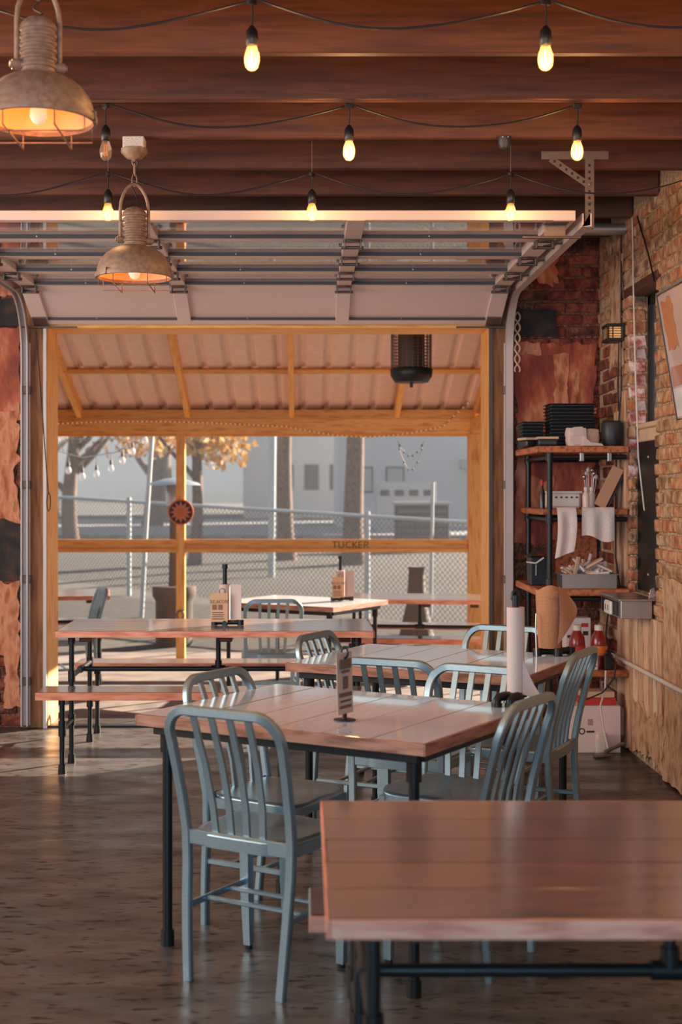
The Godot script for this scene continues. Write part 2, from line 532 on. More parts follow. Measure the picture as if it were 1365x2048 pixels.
	sconce.emission_energy_multiplier = 0.6
	M.sconce_glow = sconce
	var rope := plain(rgb8(250, 220, 170), 0.5)
	rope.emission_enabled = true
	rope.emission = Color(0.8, 0.62, 0.38)
	rope.emission_energy_multiplier = 0.5
	M.rope_glow = rope
	var white_glass := plain(Color(0.95, 0.97, 1.0, 0.5), 0.1)
	white_glass.transparency = BaseMaterial3D.TRANSPARENCY_ALPHA
	M.white_glass = white_glass

# ------------------------------------------------------------------ the scene
func _ready() -> void:
	rng.seed = 20240611
	set_camera()
	set_sky_and_sun()
	set_window_light()
	make_materials()
	build_shell()
	build_wall_right()
	build_wall_back()
	build_garage_door()
	build_porch()
	build_yard()
	build_tables()
	build_chairs()
	build_pendants()
	build_string_lights()
	build_shelf_corner()
	build_table_things()
	build_wall_things()

func set_camera() -> void:
	var cam := Camera3D.new()
	cam.name = "camera"
	add_child(cam)
	cam.position = Vector3(0, EYE, 0)
	var a := CameraAttributesPhysical.new()
	a.frustum_focal_length = 49.0
	a.frustum_near = 0.05
	a.frustum_far = 400.0
	a.frustum_focus_distance = 6.2
	a.exposure_aperture = 3.0
	cam.attributes = a
	cam.projection = Camera3D.PROJECTION_FRUSTUM
	cam.near = 0.05
	cam.far = 400.0
	cam.size = 2.0 * 0.05 * 1024.0 / FOCAL
	cam.frustum_offset = Vector2(0.05 * 72.5 / FOCAL, -0.05 * 39.0 / FOCAL)
	cam.current = true

func set_sky_and_sun() -> void:
	var e := Environment.new()
	e.background_mode = Environment.BG_SKY
	var s := ProceduralSkyMaterial.new()
	s.sky_top_color = Color(0.57, 0.62, 0.70)
	s.sky_horizon_color = Color(0.60, 0.61, 0.625)
	s.sky_curve = 0.2
	s.ground_bottom_color = Color(0.4, 0.38, 0.36)
	s.ground_horizon_color = Color(0.58, 0.58, 0.58)
	s.sun_angle_max = 1.0
	var sky := Sky.new()
	sky.sky_material = s
	e.sky = sky
	e.tonemap_mode = Environment.TONE_MAPPER_LINEAR
	e.tonemap_exposure = 1.0
	e.volumetric_fog_enabled = true
	e.volumetric_fog_density = 0.0
	e.sdfgi_enabled = true
	e.ssao_enabled = true
	e.ssil_enabled = true
	var w := WorldEnvironment.new()
	w.name = "environment"
	w.environment = e
	add_child(w)
	# low winter sun from beyond the porch, on the right
	var sun := DirectionalLight3D.new()
	sun.name = "sun"
	sun.light_color = Color(1.0, 0.93, 0.84)
	sun.light_energy = 8.0
	sun.light_angular_distance = 0.6
	sun.shadow_enabled = true
	add_child(sun)
	var to_sun := Vector3(0.78, 0.0, -0.625).normalized() * cos(deg_to_rad(22.0)) + Vector3.UP * sin(deg_to_rad(22.0))
	sun.look_at_from_position(Vector3.ZERO, -to_sun, Vector3.UP)

func set_window_light() -> void:
	# daylight through the shop window in the wall behind the camera
	var l := AreaLight3D.new()
	l.name = "shop_window_daylight"
	l.area_size = Vector2(4.4, 2.0)
	l.light_color = Color(0.60, 0.84, 1.0)
	l.light_energy = 27.0
	l.area_range = 20.0
	l.shadow_enabled = true
	add_child(l)
	l.position = Vector3(-1.2, 1.75, 3.3)
	# added fill light, set in made-up side windows left of the frame
	var s := AreaLight3D.new()
	s.name = "added_side_fill"
	s.area_size = Vector2(6.0, 2.0)
	s.light_color = Color(1.0, 0.95, 0.90)
	s.light_energy = 25.0
	s.area_range = 20.0
	s.shadow_enabled = true
	add_child(s)
	s.position = Vector3(XL + 0.02, 2.03, -4.4)
	s.rotation.y = -PI / 2

func omni(pos: Vector3, energy: float, c: Color, size := 0.02, parent: Node = self) -> void:
	var o := OmniLight3D.new()
	o.name = "lamp_light"
	o.light_color = c
	o.light_energy = energy
	o.light_size = size
	o.omni_range = 20.0
	o.omni_attenuation = 2.0
	o.shadow_enabled = true
	parent.add_child(o, true)
	o.position = pos

func span(x0: float, x1: float, y0: float, y1: float, z0: float, z1: float, m := MB.new(), bev := 0.0) -> MB:
	return m.box(Vector3((x0 + x1) / 2, (y0 + y1) / 2, (z0 + z1) / 2), Vector3(absf(x1 - x0), absf(y1 - y0), absf(z1 - z0)), Basis(), bev)

const XR := 1.88            # face of the right wall
const XL := -4.3            # face of the left wall
const DOOR := 8.95          # distance of the garage door wall
const JOIST_Y := 3.08       # underside of the joists

func build_shell() -> void:
	var f := structure("floor")
	part(f, "slab", span(XL - 0.3, XR + 0.3, -0.3, 0.0, -9.3, 3.7), M.slab)
	part(f, "threshold", span(-1.64, 1.17, -0.02, 0.012, -9.02, -8.93, MB.new(), 0.004), M.black_steel)
	var c := structure("ceiling")
	part(c, "deck", span(XL - 0.3, XR + 0.3, 3.33, 3.45, -9.3, 3.7), M.deck[0])
	var k := 0
	var d := 8.63
	while d > -3.4:
		var j := MB.new()
		span(XL, XR, JOIST_Y, 3.33, -d - 0.045, -d, j, 0.004)
		part(c, "joist", j, M.joist[k % 4])
		k += 1
		d -= 0.6
	var wl := structure("wall_left")
	var lm := MB.new()
	span(XL - 0.3, XL, 0.0, 1.0, -9.3, 3.7, lm)
	span(XL - 0.3, XL, 3.05, 3.45, -9.3, 3.7, lm)
	span(XL - 0.3, XL, 1.0, 3.05, -9.3, -7.45, lm)
	span(XL - 0.3, XL, 1.0, 3.05, -1.35, 3.7, lm)
	part(wl, "masonry", lm, M.room_wall)
	var sw := structure("window_3")  # unseen windows added to hold the side fill light
	var sf := MB.new()
	for q in 5:
		var z := -7.42 + q * 1.51
		span(XL - 0.2, XL - 0.14, 1.0, 3.05, z - 0.03, z + 0.03, sf)
	for y in [1.02, 3.03]:
		span(XL - 0.2, XL - 0.14, y - 0.03, y + 0.03, -7.45, -1.35, sf)
	part(sw, "window_frame", sf, M.black_steel)
	for q in 4:
		part(sw, "pane", span(XL - 0.173, XL - 0.167, 1.05, 3.0, -7.39 + q * 1.51, -5.94 + q * 1.51), M.glass)
	var wf := structure("wall_front")
	var m := MB.new()
	span(XL - 0.3, -3.5, 0, 3.45, 3.4, 3.7, m)
	span(1.1, XR + 0.3, 0, 3.45, 3.4, 3.7, m)
	span(-3.5, 1.1, 0, 0.7, 3.4, 3.7, m)
	span(-3.5, 1.1, 2.8, 3.45, 3.4, 3.7, m)
	part(wf, "masonry", m, M.room_wall)
	var w := structure("window_2")
	var fr := MB.new()
	for x in [-3.5, -1.97, -0.43, 1.1]:
		span(x - 0.03, x + 0.03, 0.7, 2.8, 3.5, 3.56, fr)
	for y in [0.72, 2.78]:
		span(-3.5, 1.1, y - 0.03, y + 0.03, 3.5, 3.56, fr)
	part(w, "window_frame", fr, M.black_steel)
	for i in 3:
		part(w, "pane", span(-3.47 + i * 1.535, -2.0 + i * 1.535, 0.75, 2.75, 3.525, 3.531), M.glass)

# four irregular bricks, long along x, face towards +z, origin at the middle of the face
func brick_meshes(l: float, h: float, depth: float, count := 4) -> Array:
	var out := []
	var r := RandomNumberGenerator.new()
	r.seed = int(l * 1000.0) + int(h * 5000.0)
	for i in count:
		var m := MB.new()
		var b := 0.006
		var p := []
		for s in [[-1, -1], [1, -1], [1, 1], [-1, 1]]:
			p.append(Vector3(s[0] * l / 2 + r.randf_range(-0.005, 0.005), s[1] * h / 2 + r.randf_range(-0.004, 0.004), 0))
		var q := []
		for i2 in 4:
			var c: Vector3 = p[i2]
			q.append(c + Vector3(-signf(c.x) * b, -signf(c.y) * b, r.randf_range(0.0, 0.006)))
		var mid: Vector3 = (q[0] + q[1] + q[2] + q[3]) / 4.0 + Vector3(r.randf_range(-0.02, 0.02), 0, r.randf_range(-0.003, 0.004))
		for i2 in 4:
			var j := (i2 + 1) % 4
			m.flat(q[i2], q[j], mid, Vector3(0, 0, 1))
			var o: Vector3 = ((p[i2] + p[j]) * 0.5).normalized()
			m.flat(p[i2] - Vector3(0, 0, b), p[j] - Vector3(0, 0, b), q[j], o + Vector3(0, 0, 1))
			m.flat(p[i2] - Vector3(0, 0, b), q[j], q[i2], o + Vector3(0, 0, 1))
			m.flat(p[i2] - Vector3(0, 0, b), p[j] - Vector3(0, 0, b), p[j] - Vector3(0, 0, depth), o)
			m.flat(p[i2] - Vector3(0, 0, b), p[j] - Vector3(0, 0, depth), p[i2] - Vector3(0, 0, depth), o)
		out.append(m.mesh())
	return out

func lay(parent: Node, shape: Mesh, m: Material, pos: Vector3, turn: float) -> void:
	var o := part(parent, "brick", shape, m)
	o.position = pos
	o.rotation = Vector3(rng.randf_range(-0.012, 0.012), turn + rng.randf_range(-0.02, 0.02), rng.randf_range(-0.01, 0.01))

func ragged(x0: float, y0: float, x1: float, y1: float, amp: float, sd: int, step := 0.03) -> PackedVector2Array:
	# a rough edged patch: the rectangle pulled in towards its middle by uneven amounts
	var f := noise(sd, 2.2, 4)
	var out := PackedVector2Array()
	var mid := Vector2((x0 + x1) / 2, (y0 + y1) / 2)
	var corners := [Vector2(x0, y0), Vector2(x1, y0), Vector2(x1, y1), Vector2(x0, y1)]
	for i in 4:
		var a: Vector2 = corners[i]
		var b: Vector2 = corners[(i + 1) % 4]
		var k := maxi(3, int(a.distance_to(b) / step))
		for j in k:
			var p := a.lerp(b, float(j) / k)
			var w := (0.5 + 0.9 * f.get_noise_2d(p.x * 4.0, p.y * 4.0)) * amp / (mid.distance_to(p) + 0.001)
			out.append(p.lerp(mid, clampf(w, 0.0, 0.8)))
	return out

func build_wall_right() -> void:
	var w := structure("wall_right")
	var m := MB.new()
	var x0 := XR + 0.01
	span(x0, 2.2, 0, 3.9, -9.3, -8.12, m)
	span(x0, 2.2, 0, 3.45, -7.47, 3.7, m)
	span(x0, 2.2, 0, 0.93, -8.12, -7.47, m)
	span(x0, 2.2, 2.68, 3.45, -8.12, -7.47, m)
	part(w, "masonry", m, M.mortar)
	var full := brick_meshes(0.208, 0.062, 0.03)
	var half := brick_meshes(0.098, 0.062, 0.03)
	var turn := -PI / 2     # local +z looks towards -x
	var row := 0
	var y := 0.04
	while y < 3.08:
		var z := -8.94 + (0.0 if row % 2 == 0 else 0.11)
		while z < -6.6:
			var mid := z + 0.109
			var boarded := y < 0.80 and mid > -8.36
			var in_opening := y > 0.93 and y < 2.66 and mid > -8.16 and mid < -7.43
			if not boarded and not in_opening:
				var far := mid < -8.4 and y < 2.5
				var list: Array = M.red_brick if far and rng.randf() < 0.75 else M.brick
				lay(w, full[rng.randi() % 4], list[rng.randi() % list.size()], Vector3(XR + rng.randf_range(-0.003, 0.004), y + rng.randf_range(-0.003, 0.003), mid), turn)
			z += 0.219
		# the toothed edge at the near side of the opening, and its far side
		if y > 0.93 and y < 2.66:
			if row % 2 == 0:
				lay(w, half[rng.randi() % 4], M.brick[rng.randi() % 4], Vector3(XR, y, -7.425), turn)
			else:
				lay(w, half[rng.randi() % 4], M.brick[rng.randi() % 4], Vector3(XR, y, -8.175), turn)
			var jm: Material = M.painted_brick if y > 1.55 and y < 2.45 else M.brick[rng.randi() % 4]
			lay(w, half[rng.randi() % 4], jm, Vector3(XR + 0.052, y, -8.112), 0.0)
		y += 0.0755
		row += 1
	# bricks nearer than the frame shows one by one
	var rest := MB.new()
	row = 0
	y = 0.95
	while y < 3.08:
		var z := -6.55 + (0.0 if row % 2 == 0 else 0.11)
		while z < -3.0:
			rest.box(Vector3(XR, y, z + 0.11), Vector3(0.03, 0.062, 0.208), Basis(), 0.005)
			z += 0.219
		y += 0.0755
		row += 1
	part(w, "brickwork", rest, M.brick[1]).set_meta("kind", "stuff")
	# weathered boards below the hatch, some broken off near the floor
	var k := 0
	var z := -8.36
	while z < -7.32:
		var bw := rng.randf_range(0.085, 0.125)
		var low := 0.02 if k % 3 != 1 else rng.randf_range(0.08, 0.34)
		var poly := PackedVector2Array([Vector2(0, 0.82), Vector2(bw - 0.006, 0.82), Vector2(bw - 0.006, low + rng.randf_range(0, 0.05)), Vector2(bw * 0.6, low + rng.randf_range(0.0, 0.12)), Vector2(bw * 0.3, low), Vector2(0, low + rng.randf_range(0.0, 0.08))])
		var bd := MB.new().prism(poly, 0.018, Transform3D(Basis(Vector3(0, 0, 1), Vector3(0, 1, 0), Vector3(-1, 0, 0)), Vector3(XR - 0.004 - rng.randf() * 0.004, 0, z)))
		part(w, "board", bd, M.board_y[k % 4])
		z += bw
		k += 1
	# crumbling plaster beside the boards
	var side := Basis(Vector3(0, 0, 1), Vector3(0, 1, 0), Vector3(-1, 0, 0))
	part(w, "plaster", MB.new().prism(ragged(-7.30, 0.0, -4.6, 1.08, 0.09, 7, 0.06), 0.03, Transform3D(side, Vector3(XR - 0.004, 0, 0))), M.brown_plaster)
	part(w, "plaster", MB.new().prism(ragged(-8.0, 0.02, -7.2, 0.36, 0.12, 9, 0.05), 0.012, Transform3D(side, Vector3(XR - 0.016, 0, 0))), M.brown_plaster)
	part(w, "plaster", MB.new().prism(ragged(-8.6, 2.2, -8.22, 2.95, 0.12, 12, 0.04), 0.012, Transform3D(side, Vector3(XR - 0.008, 0, 0))), M.brown_plaster)
	# wooden post between shelf and opening
	part(w, "post", span(XR - 0.035, XR + 0.005, 0.95, 1.98, -8.36, -8.24, MB.new(), 0.006), M.board_y[1])
	part(w, "post", span(XR - 0.02, XR + 0.01, 0.95, 2.1, -8.22, -8.14, MB.new(), 0.008), M.board_y[3])
	# lintel of the opening
	part(w, "lintel", span(XR - 0.012, 2.2, 2.635, 2.685, -8.2, -7.42, MB.new(), 0.004), M.joist[1])
	# window_1: glazed light above, black hatch below
	var win := structure("window_1")
	var fr := MB.new()
	for zz in [-8.09, -7.5]:
		span(1.99, 2.05, 1.86, 2.635, zz - 0.03, zz + 0.03, fr)
	for yy in [1.88, 2.61]:
		span(1.99, 2.05, yy - 0.025, yy + 0.025, -8.12, -7.47, fr)
	part(win, "window_frame", fr, M.black_steel)
	part(win, "pane", span(2.002, 2.008, 1.9, 2.59, -8.06, -7.53), M.glass)
	var sill := MB.new()
	span(1.93, 2.12, 1.79, 1.865, -8.12, -7.47, sill, 0.006)
	span(1.915, 2.12, 1.865, 1.895, -8.12, -7.47, sill, 0.006)
	part(win, "window_sill", sill, M.cream)
	part(win, "hatch_panel", span(1.93, 1.96, 0.94, 1.79, -8.12, -7.47), M.black_steel)
	for p in [Vector3(1.928, 1.70, -7.85), Vector3(1.928, 1.04, -7.85)]:
		part(win, "screw", MB.new().lathe([Vector2(0, 0.004), Vector2(0.006, 0.003), Vector2(0.007, 0)], 8, Transform3D(Basis(Vector3(0, 0, 1), PI / 2), p)), M.cap_white)

func build_wall_back() -> void:
	var w := structure("wall_back")
	var m := MB.new()
	span(XL - 0.3, -1.70, 0, 4.3, -9.3, -8.96, m)
	span(1.23, 2.2, 0, 4.3, -9.3, -8.96, m)
	span(-1.70, 1.23, 2.6, 4.3, -9.3, -8.96, m)
	part(w, "masonry", m, M.red_mortar)
	var full := brick_meshes(0.2, 0.062, 0.03)
	for side in [[1.36, 1.9], [-2.36, -1.82]]:
		var row := 0
		var y := 0.04
		while y < 3.3:
			var x: float = side[0] + (0.0 if row % 2 == 0 else 0.105)
			while x < side[1] - 0.08:
				lay(w, full[rng.randi() % 4], M.red_brick[rng.randi() % 3], Vector3(x + 0.1, y, -8.948), 0.0)
				x += 0.211
			y += 0.0755
			row += 1
	var coats := [
		# x0, y0, x1, y1, amplitude, seed, material, lift
		[1.33, 1.16, 1.87, 2.47, 0.05, 21, "red_plaster", 0.006],
		[1.33, 2.48, 1.62, 2.68, 0.03, 22, "dark_plaster", 0.010],
		[1.33, 2.80, 1.66, 3.06, 0.08, 23, "red_plaster", 0.006],
		[1.585, 1.98, 1.69, 2.40, 0.03, 24, "tan_plaster", 0.012],
		[1.42, 1.34, 1.6, 1.62, 0.05, 25, "tan_plaster", 0.012],
		[1.34, 2.37, 1.52, 2.47, 0.03, 26, "tan_plaster", 0.013],
		[1.35, 1.72, 1.6, 1.90, 0.05, 33, "tan_plaster", 0.012],
		[1.70, 2.06, 1.76, 2.28, 0.02, 35, "tan_plaster", 0.011],
		[-2.4, 2.56, -1.81, 2.74, 0.03, 27, "dark_plaster", 0.010],
		[-2.4, 2.74, -1.81, 3.06, 0.07, 28, "tan_plaster", 0.006],
		[-2.4, 1.96, -1.81, 2.56, 0.02, 29, "red_plaster", 0.006],
		[-2.4, 1.30, -1.81, 2.04, 0.06, 30, "tan_plaster", 0.010],
		[-2.4, 0.93, -1.81, 1.34, 0.01, 31, "dark_plaster", 0.006],
		[-2.4, 0.44, -1.81, 0.94, 0.04, 32, "tan_plaster", 0.009],
		[-1.93, 0.1, -1.81, 0.56, 0.05, 34, "tan_plaster", 0.008],
	]
	for c in coats:
		part(w, "plaster", MB.new().prism(ragged(c[0], c[1], c[2], c[3], c[4], c[5]), 0.008, Transform3D(Basis(), Vector3(0, 0, -8.945 + c[7]))), M[c[6]])
	# lining and casing of the opening
	var t := structure("trim_1")
	part(t, "jamb", span(-1.70, -1.64, 0, 2.60, -9.3, -8.93, MB.new(), 0.003), M.pine_y[0])
	part(t, "jamb", span(1.17, 1.23, 0, 2.60, -9.3, -8.93, MB.new(), 0.003), M.pine_y[1])
	part(t, "head", span(-1.64, 1.17, 2.55, 2.60, -9.3, -8.93, MB.new(), 0.003), M.pine_x[0])
	part(t, "casing", span(-1.80, -1.665, 0, 2.72, -8.955, -8.915, MB.new(), 0.004), M.casing[0])
	part(t, "casing", span(1.195, 1.335, 0, 2.72, -8.955, -8.915, MB.new(), 0.004), M.casing[1])
	part(t, "casing", span(-1.80, 1.335, 2.575, 2.72, -8.952, -8.92, MB.new(), 0.004), M.casing[0])
	part(t, "weather_strip", span(-1.665, -1.645, 0, 2.58, -8.93, -8.90), M.track)
	part(t, "weather_strip", span(1.175, 1.195, 0, 2.58, -8.93, -8.90), M.gasket)

func build_garage_door() -> void:
	var door := structure("door_1")
	var sl := 0.51
	var width := 2.96
	var cx := -0.24
	var cols := [-1.48, -0.52, 0.476, 1.48]
	for i in 5:
		var a := Vector3(cx, 2.768, -6.40 - sl * i)
		var b := Vector3(cx, 2.768, -6.40 - sl * (i + 1))
		if i == 4:
			a = Vector3(cx, 2.768, -8.445)
			b = Vector3(cx, 2.585, -8.885)
		var l := a.distance_to(b)
		var back := (a - b).normalized()          # local +z: towards the camera
		var bas := Basis(Vector3.RIGHT, back.cross(Vector3.RIGHT), back)
		var fr := MB.new()
		var ra := 0.058
		fr.box(Vector3(0, 0, l / 2 - ra / 2 - 0.002), Vector3(width, 0.045, ra), Basis(), 0.003)
		fr.box(Vector3(0, 0, -l / 2 + ra / 2 + 0.002), Vector3(width, 0.045, ra), Basis(), 0.003)
		for j in 4:
			var sw := 0.10 if j == 0 or j == 3 else 0.085
			var x: float = cols[j] + (0.05 if j == 0 else (-0.05 if j == 3 else 0.0))
			fr.box(Vector3(x, -0.002, 0), Vector3(sw, 0.045, l - 0.006), Basis(), 0.003)
		var sec := part(door, "section", fr, M.door_paint)
		sec.transform = Transform3D(bas, (a + b) * 0.5)
		for j in 3:
			var x0: float = cols[j] + (0.10 if j == 0 else 0.0425)
			var x1: float = cols[j + 1] - (0.10 if j == 2 else 0.0425)
			if i < 4:
				part(sec, "pane", span(x0, x1, -0.006, 0.0, -l / 2 + ra, l / 2 - ra), M.glass)
			else:
				part(sec, "panel", span(x0, x1, -0.006, 0.006, -l / 2 + ra, l / 2 - ra), M.door_paint)
			var g := MB.new()
			span(x0, x1, -0.0245, -0.007, -l / 2 + ra, -l / 2 + ra + 0.008, g, 0.001)
			part(sec, "glass_stop", g, M.gasket)
			part(sec, "screw", MB.new().lathe([Vector2(0, 0.003), Vector2(0.005, 0.002), Vector2(0.005, 0)], 6, Transform3D(Basis(Vector3.RIGHT, PI / 2), Vector3((x0 + x1) / 2 - 0.1, -0.015, -l / 2 + ra + 0.008))), M.galv)
		if i < 4:
			for j in 4:
				var hx: float = cols[j] + (0.06 if j == 0 else (-0.06 if j == 3 else 0.0))
				var h := MB.new()
				h.box(Vector3(hx, -0.03, -l / 2 + 0.004), Vector3(0.095, 0.006, 0.06), Basis(), 0.002)
				for s: float in [-1.0, 1.0]:
					h.box(Vector3(hx + s * 0.04, -0.046, -l / 2 + 0.004), Vector3(0.008, 0.04, 0.06), Basis(), 0.001)
				h.rod(Vector3(hx - 0.055, -0.058, -l / 2 - 0.012), Vector3(hx + 0.055, -0.058, -l / 2 - 0.012), 0.008, 8)
				var arc := []
				for q in 7:
					arc.append(Vector3(hx + 0.03 * cos(PI * q / 6.0), -0.034 - 0.0, -l / 2 + 0.03 + 0.02 * sin(PI * q / 6.0)))
				h.tube(arc, 0.003, 5)
				if j == 0 or j == 3:
					var s := -1.0 if j == 0 else 1.0
					h.rod(Vector3(hx, -0.05, -l / 2 - 0.012), Vector3(hx + s * 0.125, -0.03, -l / 2 - 0.012), 0.005, 6)
					h.lathe([Vector2(0, -0.006), Vector2(0.018, -0.006), Vector2(0.021, 0), Vector2(0.018, 0.006), Vector2(0, 0.006)], 12, Transform3D(Basis(Vector3(0, 0, 1), PI / 2), Vector3(hx + s * 0.11, -0.026, -l / 2 - 0.012)))
				part(sec, "hinge", h, M.hinge)
		if i == 0:
			for s: float in [-1.0, 1.0]:
				var hb := MB.new()
				hb.box(Vector3(s * 1.40, -0.05, l / 2 - 0.09), Vector3(0.1, 0.07, 0.006), Basis(), 0.002)
				hb.box(Vector3(s * 1.40, -0.026, l / 2 - 0.06), Vector3(0.11, 0.006, 0.07), Basis(), 0.002)
				hb.rod(Vector3(s * 1.25, -0.085, l / 2 - 0.09), Vector3(s * 1.52, -0.085, l / 2 - 0.09), 0.007, 8)
				for q in 3:
					hb.rod(Vector3(s * (1.37 + q * 0.03), -0.045, l / 2 - 0.085), Vector3(s * (1.37 + q * 0.03), -0.045, l / 2 - 0.082), 0.007, 8)
				part(sec, "top_bracket", hb, M.hinge)
		if i == 4:
			for s: float in [-1.0, 1.0]:
				var bb := MB.new()
				bb.box(Vector3(s * 1.43, -0.03, -l / 2 + 0.05), Vector3(0.09, 0.01, 0.11), Basis(), 0.002)
				bb.rod(Vector3(s * 1.2, -0.045, -l / 2 + 0.008), Vector3(s * 1.55, -0.045, -l / 2 + 0.008), 0.006, 6)
				part(sec, "bottom_bracket", bb, M.hinge)
	var prof := PackedVector2Array([Vector2(-0.03, -0.022), Vector2(0.03, -0.022), Vector2(0.03, -0.015), Vector2(-0.024, -0.015), Vector2(-0.024, 0.015), Vector2(0.03, 0.015), Vector2(0.03, 0.022), Vector2(-0.03, 0.022)])
	for s: float in [-1.0, 1.0]:
		var x := cx + s * 1.535
		var p := [Vector3(x, 0.02, -8.875), Vector3(x, 1.2, -8.875), Vector3(x, 2.36, -8.875)]
		for q in 8:
			var an := PI / 2 * (q + 1) / 8.0
			p.append(Vector3(x, 2.38 + 0.37 * sin(an), -8.505 - 0.37 * cos(an)))
		p.append(Vector3(x, 2.75, -7.4))
		p.append(Vector3(x, 2.75, -6.42))
		part(door, "track", MB.new().sweep(p, prof, Vector3(s, 0, 0)), M.track)
		part(door, "track_cover", span(x - 0.028, x + 0.028, 0.02, 2.45, -8.912, -8.900), M.track)
		var br := MB.new()
		for yy in [0.3, 0.95, 1.55, 2.15]:
			br.box(Vector3(x, yy, -8.895), Vector3(0.07, 0.05, 0.04), Basis(), 0.003)
			br.rod(Vector3(x, yy, -8.875), Vector3(x, yy, -8.868), 0.008, 8)
		part(door, "track_bracket", br, M.hinge)
		# perforated hanger from the joists
		var hg := MB.new()
		var hx := x + s * 0.02
		span(hx - 0.02, hx + 0.02, 2.72, JOIST_Y - 0.03, -6.47, -6.464, hg)
		span(hx + s * 0.018, hx + s * 0.022, 2.72, JOIST_Y - 0.03, -6.50, -6.464, hg)
		span(hx - s * 0.22, hx + s * 0.09, JOIST_Y - 0.04, JOIST_Y - 0.002, -6.476, -6.47, hg)
		span(hx - s * 0.22, hx + s * 0.09, JOIST_Y - 0.006, JOIST_Y - 0.002, -6.51, -6.47, hg)
		hg.beam(Vector3(hx - s * 0.18, JOIST_Y - 0.04, -6.462), Vector3(hx, JOIST_Y - 0.165, -6.462), 0.005, 0.03, Vector3(s * 0.57, 0.82, 0).normalized())
		hg.lathe([Vector2(0, 0.008), Vector2(0.009, 0.006), Vector2(0.009, 0)], 6, Transform3D(Basis(Vector3.RIGHT, PI / 2), Vector3(hx, JOIST_Y - 0.158, -6.458)))
		var hanger := part(door, "hanger", hg, M.hinge)
		var holes := MB.new()
		for q in 10:
			holes.box(Vector3(hx, 2.74 + q * 0.03, -6.463), Vector3(0.010, 0.012, 0.003))
		for q in 6:
			var t := 0.1 + q * 0.15
			holes.box(Vector3(hx - s * 0.18, JOIST_Y - 0.04, -6.458).lerp(Vector3(hx, JOIST_Y - 0.165, -6.458), t), Vector3(0.010, 0.012, 0.003))
		part(hanger, "slot_holes", holes, M.cable)
	part(door, "torsion_tube", MB.new().rod(Vector3(XL, 3.045, -8.22), Vector3(XR, 3.045, -8.22), 0.036, 16), M.galv)
	# twisted pull cord by the right track, and the latch cord on the left jamb
	var tw := []
	var tw2 := []
	for q in 37:
		var y := 2.64 - q * 0.0105
		tw.append(Vector3(1.345 + 0.017 * sin(q * 0.5), y, -8.85 + 0.006 * cos(q * 0.5)))
		tw2.append(Vector3(1.345 - 0.017 * sin(q * 0.5), y, -8.85 - 0.006 * cos(q * 0.5)))
	single("pull_rope", MB.new().tube(tw, 0.0055, 6).tube(tw2, 0.0055, 6), M.cream, "twisted tan rope hanging beside the right door track", "rope")
	var cd := []
	for q in 12:
		cd.append(Vector3(-1.70 + 0.075 * q / 11.0, 2.52 - 1.02 * q / 11.0, -8.86))
	for q in 9:
		cd.append(Vector3(-1.622 + 0.012 * sin(q * 0.785), 1.5 - 0.06 * (1 - cos(q * 0.785)), -8.86))
	single("door_cord", MB.new().tube(cd, 0.0035, 5), M.cable, "thin dark cord with a loop hanging by the left door jamb", "cord")

# ------------------------------------------------------------------ porch
func roof_y(d: float) -> float:
	return 2.36 + 0.34 * (13.5 - d)

